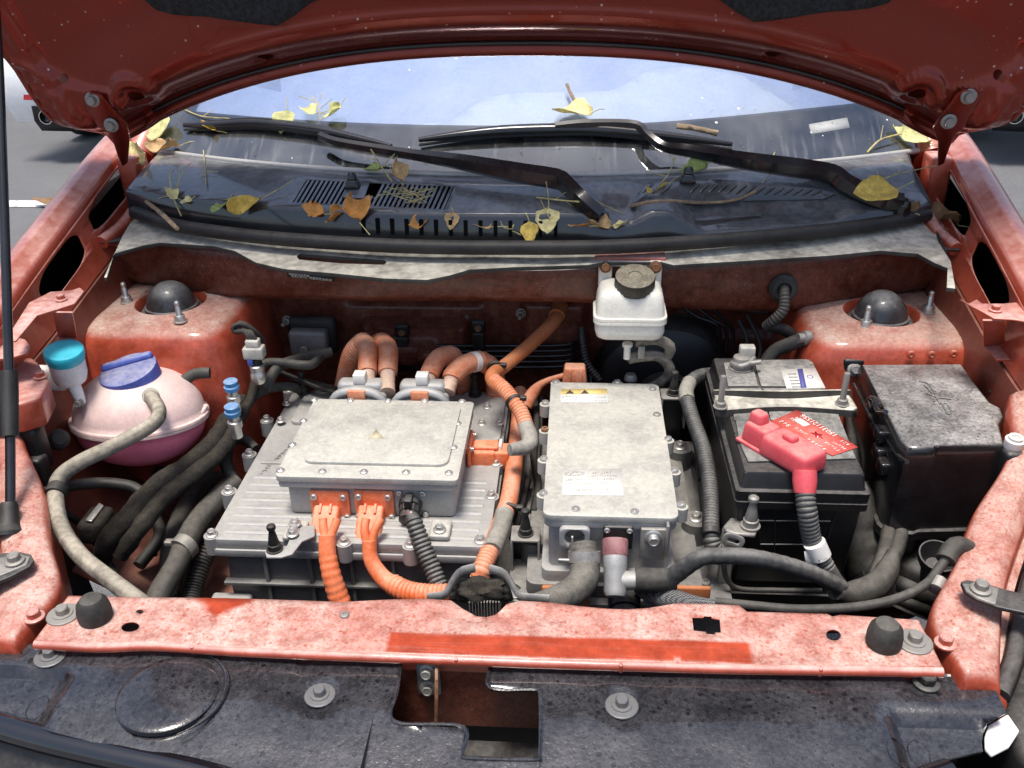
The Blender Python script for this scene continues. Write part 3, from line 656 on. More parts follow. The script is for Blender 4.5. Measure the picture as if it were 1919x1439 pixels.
# rubber seal: bulb in front, ribbed strip behind
def arc(tab, z): return [Z(a, b, z) for a, b in tab]
tube('cowl_seal', arc([(252, 398), (330, 422), (450, 440), (600, 453), (780, 462), (960, 464), (1150, 462), (1350, 450), (1550, 432), (1680, 414), (1738, 402)], 1.122), .0125, 'rubber', car, seg=14, step=.015, flat=1)
tube('cowl_seal_strip', arc([(262, 380), (340, 402), (450, 415), (600, 427), (780, 436), (960, 439), (1150, 436), (1350, 425), (1550, 405), (1680, 388), (1730, 376)], 1.125), [.014]*11, 'rubber', car, seg=14, step=.012, wob=.06)
# cowl panel
def yf(x): return .722 + .17*x*x + .14*abs(x)**4
def yb(x): return .868 + .315*x*x
def cz(x, y):
    v = (y-yf(x))/max(.02, yb(x)-yf(x)); v = min(1.2, max(-.2, v))
    z = 1.163 + .030*v + .006*math.sin(min(1, max(0, v))*math.pi)
    z -= .034*sm(.27, .33, x)*(1-sm(.57, .62, x))*(1-sm(.30, .50, v))
    return z - .022*sm(.12, .16, x)*(1-sm(.20, .24, x))*(1-sm(.25, .7, v)) - .02*sm(.58, .62, x)*(1-sm(.35, .6, v))
def cpx(a, b): return tuple(S(a, b, cz, 1.17)[:2])
XS = [-.765 + .0306*i for i in range(51)]
ol = [(x, yf(x)) for x in XS] + [(x, yb(x)) for x in reversed(XS)]
v1 = [cpx(*q) for q in ((574, 336), (852, 349), (833, 392), (548, 379))]
cow = sheet('cowl_panel', ol, lambda x, y: Vector((x, y, cz(x, y))), 'cowl_plastic', car, holes=[v1], grid=.018, solid=.003, smooth=60)
# vent bars
ya, yb_ = v1[0], v1[1]
nb = 31
for i in range(nb):
    t = (i+.5)/nb
    top = Vector(v1[0]).lerp(Vector(v1[1]), t); bot = Vector(v1[3]).lerp(Vector(v1[2]), t)
    if .36 < t < .52: top = top.lerp(bot, .62)
    hw = .0024; ps = []
    a = Vector((top.x, top.y, cz(top.x, top.y)-.001)); b = Vector((bot.x, bot.y, cz(bot.x, bot.y)-.001))
    vs_ = [a+Vector((-hw, 0, 0)), a+Vector((hw, 0, 0)), b+Vector((hw, 0, 0)), b+Vector((-hw, 0, 0))]; vs_ += [v-Vector((0, 0, .016)) for v in vs_]
    mesh('vent_bar', vs_, [(3, 2, 1, 0), (4, 5, 6, 7), (0, 1, 5, 4), (1, 2, 6, 5), (2, 3, 7, 6), (3, 0, 4, 7)], 'cowl_plastic', cow, smooth=0)
nz = [cpx(*q) for q in ((676, 341), (728, 343), (712, 372), (660, 369))]
poly3('nozzle_base', [Vector((a, b, cz(a, b))) for a, b in [cpx(*q) for q in ((664, 338), (694, 340), (683, 373), (640, 371))]], .004, 'cowl_plastic', cow, bevel=.001)
mesh('vent_trough', [Vector((x, y, 1.10)) for x, y in v1] + [Vector((x, y, cz(x, y)-.018)) for x, y in v1], [(0, 1, 2, 3), (0, 4, 5, 1), (1, 5, 6, 2), (2, 6, 7, 3), (3, 7, 4, 0)], 'black_void', cow, smooth=0)
# front wall of the cowl with its slits
rows = [[Vector((x, yf(x), cz(x, yf(x))-.0005)) for x in XS], [Vector((x, yf(x)-.004, cz(x, yf(x))-.006)) for x in XS], [Vector((x, yf(x)-.008, 1.120)) for x in XS]]
wl = loft('cowl_front_wall', rows, 'cowl_plastic', cow, smooth=50, flip=True)
for i in range(14):
    x = -.27 + .0265*i; rbox('drain_slit', (x-.0032, yf(x)-.0095, 1.126), (x+.0032, yf(x)-.002, 1.154), 'black_void', wl, bevel=0)
# raised ribbed cover on the other side, ribs one by one
rc = [cpx(*q) for q in ((1215, 352), (1330, 345), (1520, 362), (1565, 372), (1540, 383), (1400, 386), (1180, 398), (1195, 372))]
rcv = sheet('ribbed_cover', rc, lambda x, y: Vector((x, y, cz(x, y)+.010)), 'cowl_plastic', cow, solid=.012, grid=.02, bevel=.003)
for i in range(19):
    a, b = cpx(1222+17*i+(i*.6), 356+ (0 if i < 8 else (i-8)*1.1)), cpx(1205+17.5*i, 372 + (0 if i < 8 else (i-8)*.5))
    A, B = Vector((a[0], a[1], cz(*a)+.0105)), Vector((b[0], b[1], cz(*b)+.0105))
    if i in (3, 4): continue
    tube('rib', [A, A.lerp(B, .5)+Vector((0, 0, .001)), B], [.0015, .003, .0015], 'cowl_plastic', rcv, seg=6, step=.008)
# dished wiper-motor cover at the driver's side
dc = Z(1440, 402, 1.132)
lathe('motor_cover', [(.105, -.012), (.103, .002), (.098, .006), (.092, .005), (.088, -.001), (.08, -.003), (.03, -.004)], dc, (0, -.18, 1), 'rubber_dust', cow, seg=40, squash=.42, ref=(1, 0, 0))
# washer nozzles
for a, b in ((661, 352), (1288, 352)):
    x, y = cpx(a, b); z = cz(x, y) + (.012 if a > 1000 else .002)
    nzl = rbox('washer_nozzle', (x-.016, y-.012, z-.004), (x+.016, y+.016, z+.016), 'plastic_clean', cow, bevel=.006, taper=(.6, .7))
    lathe('jet', [(.009, 0), (.009, .007), (.006, .012), (.002, .013)], (x, y, z+.014), (0, .2, 1), 'plastic_clean', nzl, seg=14)
# windscreen
def wbase(x): return Vector((x, .872 + .315*x*x, 1.197 - .004*abs(x)))
def wpt(x, s): b = wbase(x); k = 1 - .10*s; return Vector((x*k, b.y + .72*s*(1-.22*x*x), b.z + .44*s - .03*s*s))
WX = [-.79 + 1.58*i/40 for i in range(41)]
loft('windscreen', [[wpt(x, i/16) for x in WX] for i in range(17)], 'windscreen_glass', car, smooth=180)
# black printed border just under the glass
def low(p_, d=.003): return p_ + Vector((0, .5*d, -.86*d))
def fritw(x): return .150 + .03*sm(.1, .75, x)
loft('screen_border', [[low(wpt(x, fritw(x)*j/4)) for x in WX] for j in range(5)], 'gloss_black', car, smooth=180)
for s_ in (-1, 1):
    loft('screen_border', [[low(wpt(x*s_, i/16)) for x in (.735, .76, .79)] for i in range(17)], 'gloss_black', car, smooth=180)
tube('screen_seal', [wpt(x, -.012) + Vector((0, 0, .003)) for x in WX[::2]], 0.006, 'alu', car, seg=8, step=.02)
# one sticker inside the lower corner
poly3('vin_sticker', [low(wpt(x, s_), .0012) for x, s_ in ((.575, .085), (.66, .095), (.66, .13), (.575, .118))], .0004, 'label_white', car, bevel=0)
# foil sunshade standing behind the glass; a paler sheet paints in the dashboard's reflection
def wpx(a, b, d):
    best = None
    P0 = S(a, b, lambda x, y: wbase(x).z + (y-wbase(x).y)*.595 - d, 1.25); return P0
so_ = [(330, 215), (352, 190), (420, 130), (640, 60), (960, 40), (1300, 50), (1550, 120), (1640, 165), (1664, 180), (1668, 200), (1655, 214), (1540, 240), (1380, 256), (1000, 258), (740, 248), (500, 240), (345, 236)]
sp0, _, _ = spline([wpx(a, b, .022) for a, b in so_] + [wpx(*so_[0], .022)], .02)
ss = sheet('sunshade', [(v.x, v.y) for v in sp0[:-1]], lambda x, y: Vector((x, y, wbase(x).z + (y-wbase(x).y)*.595 - .022 + .003*math.sin(x*23))), 'shade_foil', car, grid=.03, solid=.003, smooth=80)
ss['label'] = 'pale blue foil sunshade behind the windscreen'
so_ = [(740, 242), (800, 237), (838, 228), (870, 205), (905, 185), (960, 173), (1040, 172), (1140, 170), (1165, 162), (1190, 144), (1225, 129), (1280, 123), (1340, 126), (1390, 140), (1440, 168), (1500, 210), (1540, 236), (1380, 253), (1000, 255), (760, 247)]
sheet('sunshade_reflection', [tuple(wpx(a, b, .012)[:2]) for a, b in so_], lambda x, y: Vector((x, y, wbase(x).z + (y-wbase(x).y)*.595 - .012)), 'foil_reflection', ss, grid=.03, solid=.002, smooth=80)
# dashboard, roof and pillars
sil = [(-.72, 255), (300, 250)]
tab = [(330, 262), (420, 252), (560, 246), (740, 243), (800, 240), (840, 228), (870, 205), (900, 187), (950, 174), (1040, 172), (1140, 170), (1165, 162), (1195, 140), (1230, 127), (1290, 122), (1350, 128), (1400, 142), (1450, 170), (1500, 205), (1545, 235), (1600, 238), (1670, 240)]
rows = []
for t in range(6):
    r_ = []
    for a, b in tab:
        e = Y(a, b, 1.36); base = Vector((e.x, 1.02 + .30*e.x*e.x, 1.175)); u = t/5
        v = base.lerp(e, u); v.z = lerp(base.z, e.z, sm(0, 1, u) if e.z > 1.25 else u); r_.append(v)
    rows.append(r_)
rows.append([v + Vector((0, .06, -.03)) for v in rows[-1]]); rows.append([v + Vector((0, .10, -.30)) for v in rows[-2]])
dsh = loft('dashboard', rows, 'dash', car, smooth=70)
rbox('cabin_floor', (-.75, 1.0, .55), (.75, 2.6, .60), 'interior', car, bevel=.01)
rbox('cabin_back', (-.78, 2.3, .55), (.78, 2.36, 1.50), 'interior', car, bevel=.01)
for s_ in (-1, 1):
    rbox('front_seat', (s_*.36-.25, 1.95, .7), (s_*.36+.25, 2.1, 1.35), 'interior', car, bevel=.05)
    tube('pillar', [wpt(.80*s_, -.05) + Vector((.02*s_, .03, 0)), wpt(.80*s_, .3) + Vector((.015*s_, .03, 0)), wpt(.80*s_, 1) + Vector((.01*s_, .03, 0))], .035, 'paint', car, seg=12, step=.05)
    loft('side_window', [[Vector((s_*x_, y, z_)) for x_, z_ in ((.70, 1.62), (.79, 1.32), (.86, 1.16))] for y in (1.25, 1.7, 2.4)], 'interior', car, smooth=70, flip=(s_ > 0))
    rbox('door_card', (s_*.80-.01, 1.25, .6), (s_*.80+.01, 2.4, 1.28), 'interior', car, bevel=.005)
    loft('side_panel', [[Vector((s_*x_, y, z_)) for x_, z_ in ((.86, 1.16), (.90, 1.12), (.92, .8), (.90, .35))] for y in (1.0, 1.6, 2.4)], 'paint', car, smooth=70, flip=(s_ > 0))
loft('roof', [[Vector((x*.9, 1.58 + .12*x*x + d, 1.605 + .03*math.sin(min(1, d/.5)*1.5) - .05*x*x)) for x in WX[::4]] for d in (-.02, .1, .3, .6, .9)], 'paint', car, smooth=180, solid=.02)

# ------------------------------------------------------------------ wipers
def wiper(armpx, bladepx, pivot, cappx, arm_r):
    w = thing('windscreen_wiper', pivot[2], 'wiper', Z(cappx[0], cappx[1], 1.14), 'wipers at the foot of the windscreen')
    def gp(a, b, h):            # a point standing h above glass or cowl
        best = S(a, b, lambda x, y: (cz(x, y) if y < yb(x) else wbase(x).z + (y - yb(x))*.61) + h, 1.2); return best
    bl = [gp(a, b, .014) for a, b in bladepx]
    tube('blade_rail', bl, [.005, .009, .012, .0125, .012, .009, .005][:len(bl)], 'plastic_clean', w, seg=8, step=.02)
    tube('rubber_lip', [v - Vector((0, .003, .009)) for v in bl], .0028, 'rubber', w, seg=6, step=.02)
    arm = [gp(a, b, h) for a, b, h in armpx]
    tube('arm', arm, [q_*1.25 for q_ in arm_r], 'plastic_clean', w, seg=6, step=.012, flat=1.25)
    pv = Z(cappx[0], cappx[1], 1.15)
    lathe('pivot_cap', [(.017, -.02), (.017, -.003), (.0165, .0), (.0145, .008), (.009, .0125), (.002, .0135)], pv, (0, 0, 1), 'plastic_clean', w, seg=24)
    n = len(bl)
    for k in (1, 2, 3):
        c = bl[0].lerp(bl[-1], .30 + .1*k) if n < 3 else bl[n//2].lerp(bl[n//2+1], .15 + .2*k)
        rbox('blade_slot', c + Vector((-.008, -.002, .0062)), c + Vector((.008, .002, .0095)), 'black_void', w, bevel=0)
    return w
wiper([(600, 255, .03), (640, 268, .034), (775, 290, .034), (860, 303, .034), (960, 322, .032), (1042, 335, .028), (1060, 345, .024), (1090, 375, .016), (1122, 404, .012)],
      [(345, 234), (400, 234), (470, 231), (530, 236), (600, 245), (670, 260), (733, 274)],
      (0, 0, 'black wiper whose arm ends between the vent grille and the ribbed cowl cover'), (1125, 408), [.006, .006, .007, .010, .0125, .0125, .0125, .012, .012])
wiper([(1040, 238, .022), (1100, 233, .026), (1190, 235, .026), (1215, 255, .034), (1245, 276, .036), (1290, 283, .038), (1400, 302, .038), (1480, 313, .034), (1555, 325, .030), (1585, 345, .024), (1640, 372, .014), (1688, 380, .010)],
      [(785, 262), (860, 253), (940, 246), (1030, 243), (1120, 243), (1240, 254), (1372, 270)],
      (0, 0, 'black wiper whose arm ends beneath the large yellow leaf'), (1690, 382), [.006, .0065, .0065, .0065, .007, .009, .0115, .0125, .0125, .0125, .0125, .012])
# ------------------------------------------------------------------ bonnet
AL = R(60); HT = Vector((0, -math.cos(AL), math.sin(AL))); HN = Vector((0, -math.sin(AL), -math.cos(AL)))
H0 = Vector((0, .95, 1.235))
def srear(x): return .205*(1-min(1, abs(x)/.80)**2.4)
def hside(x): return -.0 + .018*sm(.70, .98, abs(x))**1.3         # the sides roll towards the engine
def relief(x, s):
    e = s - srear(x); X_ = abs(x)
    h = .010*sm(0, .008, e)*(1-sm(.012, .018, e))
    h += .045*sm(.028, .100, e)*(1-sm(.108, .24, e))              # folded beam along the rear edge
    h += .004*sm(.040, .043, e)*(1-sm(.050, .053, e))             # pressed bead
    h -= .006*sm(.016, .020, e)*(1-sm(.024, .030, e))
    h -= .007*sm(.118, .126, e)*(1-sm(.20, .21, e))*(1-sm(.50, .56, X_))
    # raised pad for the hinge, sharp edged
    u = X_ - .775 - .25*(s-.08)
    h += .007*sm(-.070, -.064, u)*(1-sm(.050, .056, u))*sm(.012, .018, s)*(1-sm(.165, .172, s))
    # diagonal beads running out to the side edge
    d = (X_-.80)*.55 - (s-.16)*.84; h += .008*math.exp(-(d/.010)**2)*sm(.13, .2, s)*(1-sm(.34, .40, s))
    e2 = .915 - .40*max(0, .24-s) - X_
    h += .014*sm(.0, .012, e2)*(1-sm(.050, .062, e2))*sm(.06, .12, s)
    h -= .005*sm(.012, .016, e2)*(1-sm(.024, .028, e2))*sm(.08, .14, s)
    d = math.hypot(X_-.690, s-.155); h += .012*(1-sm(.040, .050, d)) - .008*(1-sm(.022, .028, d))
    d = math.hypot(X_-.44, s-.215); h -= .004*(1-sm(.018, .022, d))
    return h
def sof(x, e): return e + srear(x)*(1-sm(.15, .75, e))
def eof(x, s):
    e = s
    for _ in range(20): e = e - .7*(sof(x, e)-s)
    return e
def hpt(x, s, off=0): return H0 + Vector((x, 0, 0)) + HT*(s + .0*abs(x)) + HN*(relief(x, s) + hside(x) + off)
# outline of the bonnet in (across, along): rear curve, rounded corners, sides, rounded nose
right = [(x_, 0) for x_ in [.02*i for i in range(0, 39)]]
corner = [(.785, .004), (.80, .006), (.82, .022), (.845, .060), (.868, .105), (.888, .155), (.905, .20), (.918, .245), (.926, .30), (.926, .38), (.90, .52), (.86, .66), (.78, .76), (.62, .82), (.40, .85), (.2, .86), (0, .865)]
ro = right + corner
outl = ro + [(-a, b) for a, b in reversed(ro[1:-1])]
hh = []
for a, b, r1, r2 in ((-.44, .215, .013, .011), (.44, .215, .013, .011), (-.690, .155, .014, .013), (.690, .155, .014, .013), (-.82, .18, .008, .007), (.82, .18, .008, .007)):
    hh.append([(u, eof(u, v)) for u, v in ell(a, b, r1, r2, 16)])
hood = sheet('hood', outl, lambda x, e: hpt(x, sof(x, e)), 'paint_under', car, holes=hh, grid=(.0095, .0052), solid=0, smooth=75, flip=True)
hood['label'] = 'open red bonnet showing its glossy pressed underside'
sheet('hood_skin', outl, lambda x, e: H0 + Vector((x*1.004, 0, 0)) + HT*(sof(x, e)-.004) + HN*(hside(x)-.022), 'paint', hood, grid=.05, solid=.002, smooth=75)
rim = [hpt(a, sof(a, b), -.004) for a, b in outl]
tube('hood_hem', rim + [rim[0]], .0055, 'paint_under', hood, seg=8, step=.02)
sealp = [hpt(x_, srear(x_)+.022, .004) for x_ in [-.70 + .05*i for i in range(29)]]
tube('hood_seal', sealp, .0045, 'plastic_clean', hood, seg=8, step=.02)
def padedge(x): return .345 + .014*sm(.25, .6, abs(x)) - .05*sm(.30, .40, abs(x))*(1-sm(.58, .70, abs(x)))
px_ = [-.66 + .03*i for i in range(45)]
po = [(x_, padedge(x_) + .05*sm(.6, .66, abs(x_))) for x_ in px_] + [(.70, .45), (.66, .62), (.5, .72), (.2, .75), (-.2, .75), (-.5, .72), (-.66, .62), (-.70, .45)]
sheet('insulation_pad', po, lambda x, s: hpt(x, s, .010 + .002*noise.noise(Vector((x*20, s*20, 0)))), 'pad', hood, grid=.02, solid=.008, off=0, smooth=70, flip=True)
for s_ in (-1, 1):
    # hinge: bent arm from the shelf to the bonnet
    if s_ < 0: pp = [(157, 178), (172, 170), (192, 176), (200, 186), (238, 236), (243, 260), (241, 300), (232, 306), (222, 288), (206, 248), (184, 240), (176, 226), (160, 205)]
    else: pp = [(1838, 178), (1828, 167), (1806, 165), (1790, 176), (1758, 225), (1749, 240), (1758, 264), (1756, 305), (1768, 300), (1776, 280), (1790, 250), (1806, 242), (1815, 222), (1832, 196)]
    def hg(a, b): return Y(a, b, pw([(160, .815), (235, .855), (310, .925)], b)) 
    hi = poly3('hinge', [hg(a, b) for a, b in pp], .007, 'paint_under', car, bevel=.0015)
    hi['label'] = 'bonnet hinge arm bolted to the open bonnet'
    for a, b in (((176, 184), (211, 232)) if s_ < 0 else ((1813, 178), (1776, 225))):
        bolt('hex', hg(a, b) + Vector((0, -.005, -.001)), .0135, 'zinc_dull', hi, n=(0, -.9, -.1), roll=.3)
    rbox('hinge_base', Z(240, 305, 1.19) + Vector((-.02, -.01, -.09)) if s_ < 0 else Z(1764, 305, 1.19) + Vector((-.02, -.01, -.09)), Z(240, 305, 1.19) + Vector((.02, .05, .012)) if s_ < 0 else Z(1764, 305, 1.19) + Vector((.02, .05, .012)), 'paint_dusty', hi, bevel=.006)
# prop rod
rd = [Vector((-.668, .140, .885)), Vector((-.697, .275, 1.06)), Vector((-.75, .54, 1.464)), Vector((-.785, .675, 1.69))]
pr = tube('hood_prop_rod', rd, .0068, 'plastic_clean', car, seg=12, step=.03)
def on(t): f = t*3; i = min(2, int(f)); return rd[i].lerp(rd[i+1], f-i)
tube('grip', [Vector(rd[0]).lerp(rd[1], .62), Vector(rd[0]).lerp(rd[1], .8), rd[1] + (rd[2]-rd[1])*.02], .0125, 'rubber', pr, seg=14)
lathe('rod_socket', [(.022, -.004), (.022, .002), (.0165, .008), (.0135, .014), (.0125, .036), (.010, .042)], Vector((-.665, .135, .893)), (rd[1]-rd[0]), 'rubber', pr, seg=20)

# ------------------------------------------------------------------ front cover over the grille
def gz(x, y):
    z = .862 - .02*sm(-.10, -.24, y)
    if True:
        for a, b in ((95, 1232), (1735, 1282), (600, 1305), (1165, 1325)):
            c = Z(a, b, .86); d = math.hypot(x-c.x, (y-c.y)); z -= .004*(1-sm(.018, .026, d))
        e = Z(185, 1215, .86); z -= .012*sm(e.x+.03, e.x-.005, x)*0
        # pressed steps near both ends
        z += -.014*(1-sm(-.49, -.465, x))*sm(-.075, -.085, y) + .0
        z += -.016*sm(.455, .475, x)*(1-sm(-.105, -.09, y))*(1-.0)
        z -= .003*math.exp(-((x+.20)/.006)**2)*sm(-.2, -.1, y) + .0025*math.exp(-((x+.182)/.004)**2)*sm(-.2, -.1, y) + .002*math.exp(-((x-.215)/.002)**2)
    return z + .0012*noise.noise(Vector((x*22, y*22, 2)))
def g2(l): return [tuple(S(a, b, gz, .86)[:2]) for a, b in l]
co = [(-140, 1198), (0, 1203), (185, 1214), (420, 1224), (600, 1230), (752, 1236), (752, 1255), (743, 1300), (731, 1335), (735, 1347), (752, 1358), (868, 1364), (872, 1372), (866, 1412), (874, 1421), (1004, 1424), (1012, 1414), (1012, 1300), (1006, 1293), (920, 1290), (915, 1284), (921, 1241), (1200, 1252), (1500, 1258), (1640, 1258), (1850, 1266), (1868, 1296), (1886, 1335), (1850, 1358), (1842, 1375), (1840, 1392), (1842, 1408), (1760, 1425), (1650, 1470), (1500, 1520), (1200, 1560), (900, 1570), (600, 1545), (460, 1500), (380, 1445), (230, 1405), (100, 1372), (0, 1345), (-140, 1310)]
cov = sheet('grille_cover', g2(co), lambda x, y: Vector((x, y, gz(x, y))), 'cover', car, grid=.009, solid=.004, smooth=60, bevel=.001)
cov['label'] = 'rain-spotted black plastic cover in front of the red crossmember'
# raised rim round the latch opening
tube('opening_rim', [Vector((x, y, gz(x, y)+.001)) for x, y in g2([(752, 1240), (744, 1300), (732, 1338), (752, 1357), (868, 1363), (867, 1414), (876, 1421), (1002, 1424), (1012, 1413), (1012, 1302), (1004, 1294), (918, 1290), (921, 1242)])], .0022, 'cover', cov, seg=6, step=.006)
for a, b, kd, s_ in ((95, 1232, 'washer', .019), (600, 1305, 'washer', .018), (1165, 1325, 'washer', .019), (1735, 1282, 'hex', .0155)):
    x, y = S(a, b, gz, .86)[:2]; bolt(kd, (x, y, gz(x, y)+.0008), s_, 'zinc_dark' if a != 1735 else 'plastic', cov, roll=.5)
for a, b in ((1683, 1410), (1722, 1412), (70, 1325)):
    x, y = S(a, b, gz, .86)[:2]; pts = [Vector((x+u*.011, y+v*.016, gz(x+u*.011, y+v*.016)+.0002)) for u, v in ell(0, 0, 1, 1, 16)]; tube('cover_mark', pts+[pts[0]], .0007, 'cover', cov, seg=5, step=.004)
rdp = S(315, 1300, gz, .86)
lathe('round_cap', [(.058, -.004), (.0575, .001), (.055, .0028), (.048, .0036), (.02, .0042), (.004, .0044)], rdp, (0, -.02, 1), 'cover', cov, seg=48, squash=.98)
ar_ = [rdp + Vector((.066*math.cos(a), .066*math.sin(a), .001)) for a in [R(-60+8*i) for i in range(17)]]
tube('moulded_crescent', ar_, [.001, .004, .006, .0065, .006, .004, .001][:1] + [.001 + .0028*math.sin(math.pi*i/15) for i in range(15)] + [.001], 'cover', cov, seg=8, step=.006)
# latch bay behind the opening
lb0 = Z(735, 1345, .80); lb1 = Z(1010, 1420, .80)
loft('latch_bay', [[Vector((x_, y_, z_)) for x_, z_ in ((-.105, .86), (-.100, .73), (.075, .73), (.082, .86))] for y_ in (-.20, -.12, -.045)], 'plastic', car, smooth=0)
rbox('latch_beam', (-.11, -.205, .735), (.09, -.165, .775), 'zinc_dull', car, bevel=.004)
lp = Y(805, 1262, -.052)
lt = rbox('latch_bracket', lp + Vector((-.016, .0, -.036)), lp + Vector((.012, .006, .017)), 'zinc_dull', car, bevel=.002)
poly3('latch_hook', [lp + Vector(v) for v in ((.010, -.001, .017), (.011, -.022, .013), (.014, -.030, -.02), (.010, -.028, -.045), (.006, -.032, -.065), (.006, -.024, -.055), (.010, -.012, -.03))], .004, 'rust', lt, bevel=.001)
for dz in (.004, -.022): bolt('hex', lp + Vector((-.003, -.001, dz)), .010, 'zinc_dull', lt, n=(0, -1, .2))
# glossy trim below the cover at the left
trp = [S(a, b, lambda x, y: .835, .84) for a, b in ((-140, 1318), (0, 1362), (100, 1390), (230, 1420), (380, 1452), (520, 1500), (760, 1560), (1000, 1590), (1300, 1580), (1600, 1510), (1780, 1450))]
tube('grille_trim', trp, .016, 'gloss_black', car, seg=14, step=.02)
tube('grille_trim', [v + Vector((0, -.05, -.05)) for v in trp], .016, 'gloss_black', car, seg=14, step=.02)
rows = [[v + Vector((0, d, e)) for v in trp] for d, e in ((.0, -.01), (-.03, -.05), (-.08, -.10), (-.10, -.25), (-.10, -.45))]
loft('bumper', rows, 'plastic', car, smooth=60, flip=True)
# headlamps either side: reflector bowl, housing and clear lens
for s_ in (-1, 1):
    def mx(v): return Vector((v.x*s_, v.y, v.z))
    hl = rbox('headlamp', (.60 if s_ > 0 else -.80, -.14, .62), (.80 if s_ > 0 else -.60, .04, .83), 'plastic', car, bevel=.03, seg=4)
    lathe('reflector', [(.055, 0), (.06, .012), (.056, .02), (.05, .022), (.04, .018), (.02, .01)], mx(Vector((.685, -.075, .82))), (.25*s_, -.55, .8), 'reflector', hl, seg=48, ribs=(.012, .005, .021))
    rows = [[mx(Vector((x_, y_, z_))) for x_, y_, z_ in r_] for r_ in (((.61, -.13, .80), (.64, -.10, .80), (.74, -.03, .80)), ((.575, -.18, .82), (.66, -.17, .83), (.79, -.10, .84)), ((.58, -.22, .74), (.68, -.20, .74), (.84, -.12, .74)))]
    loft('lens', rows, 'lens', hl, smooth=70, solid=.003, flip=(s_ > 0))
    tube('lamp_edge', [mx(Vector(v)) for v in ((.60, -.055, .85), (.63, -.01, .86), (.66, .05, .868), (.70, .12, .88))], .012, 'plastic', hl, seg=10)
wp = [Z(a, b, .835) for a, b in ((1850, 1362), (1888, 1340), (1910, 1372), (1890, 1402), (1858, 1418), (1845, 1405), (1844, 1385))]
poly3('lamp_tab', wp, .006, 'white_paint', car, bevel=.002)
# ------------------------------------------------------------------ dark floor of the bay with its cross tube
tr = thing('motor_undertray', 'dark plastic tray at the bottom of the motor bay', 'tray', (0, .45, .40))
rbox('tray', (-.45, -.02, .38), (.45, .90, .42), 'plastic', tr, bevel=.01)
rbox('tray_front', (-.53, -.028, .40), (.53, .02, .862), 'plastic', tr, bevel=.008)
tube('cross_tube', [(-.45, .28, .50), (0, .25, .50), (.45, .28, .50)], .03, 'rubber', tr, seg=12)
mot = thing('drive_motor', 'dark ribbed drive motor deep below the grey boxes', 'motor', (0, .5, .42))
lathe('motor_body', [(.10, -.20), (.13, -.19), (.13, .19), (.10, .20)], (-.1, .45, .54), (1, 0, 0), 'alu_dark', mot, seg=30, ribs=(.05, -.18, .18))
lathe('gearbox', [(.08, -.06), (.12, -.05), (.12, .05), (.08, .06)], (.17, .45, .54), (1, 0, 0), 'alu_dark', mot, seg=24)

# ------------------------------------------------------------------ big grey controller (lower box)
pc = thing('motor_controller', 'large grey cast box with ribbed lid under the pale junction box', 'controller', (-.23, .49, .50))
ZL = .80
prism('lid', rrect(-.440, -.012, .252, .726, .014), ZL-.016, ZL, 'alu', pc, bevel=.003)
prism('lid_flange', rrect(-.443, -.009, .249, .729, .015), ZL-.030, ZL-.0175, 'alu', pc, bevel=.002)
body = prism('body', rrect(-.428, -.022, .262, .716, .014), .50, ZL-.031, 'alu_dark', pc, bevel=.004)
for x in (-.36, -.29, -.225, -.16, -.095): rbox('body_rib', (x-.003, .253, .52), (x+.003, .264, ZL-.035), 'alu_dark', body, bevel=.0015)
for z in (.715, .63): rbox('body_rib', (-.43, .250, z-.003), (-.02, .264, z+.003), 'alu_dark', body, bevel=.0015)
rbox('mount_foot', (-.455, .23, .65), (-.39, .262, .69), 'alu', pc, bevel=.006)
for i in range(8):                      # long raised ribs across the lid
    y = .272 + .0215*i
    v, f = tubegeo([(-.423, y, ZL-.001), (-.30, y, ZL-.0005), (-.15, y, ZL-.0005), (-.030, y, ZL-.001)], [.0055, .0065, .0065, .0055], step=.02, seg=10)
    v = [Vector((a.x, a.y, ZL-.001 + (a.z-ZL+.001)*.55)) for a in v]; mesh('lid_rib', v, f, 'alu', pc, smooth=60)
prism('lid_step', rrect(-.425, -.20, .462, .47, .003), ZL, ZL+.003, 'alu', pc, bevel=.001)
tp = prism('terminal_cover', rrect(-.410, -.255, .595, .712, .012), ZL, ZL+.007, 'alu', pc, bevel=.002)
for a, b in ((537, 757), (526, 789)): bolt('hex', Z(a, b, ZL+.007), .0082, 'zinc', tp)
tp = prism('terminal_cover', rrect(-.100, -.018, .545, .722, .012), ZL, ZL+.007, 'alu', pc, bevel=.002)
for a, b in ((871, 757), (913, 763), (903, 794), (937, 793), (930, 736)): bolt('hex', Z(a, b, ZL+.007), .0082, 'zinc', tp)
for a, b in ((542, 731), (597, 733), (500, 787), (467, 851), (429, 920), (397, 1002), (645, 1016), (769, 1021), (900, 1013), (921, 930), (930, 868)):
    c = Z(a, b, ZL+.001); bolt('boss', c - Vector((0, 0, .0005)), .0125, 'alu', pc, name='bolt_boss', roll=0).scale[2] = .030; bolt('hex', c, .0095, 'zinc', pc)
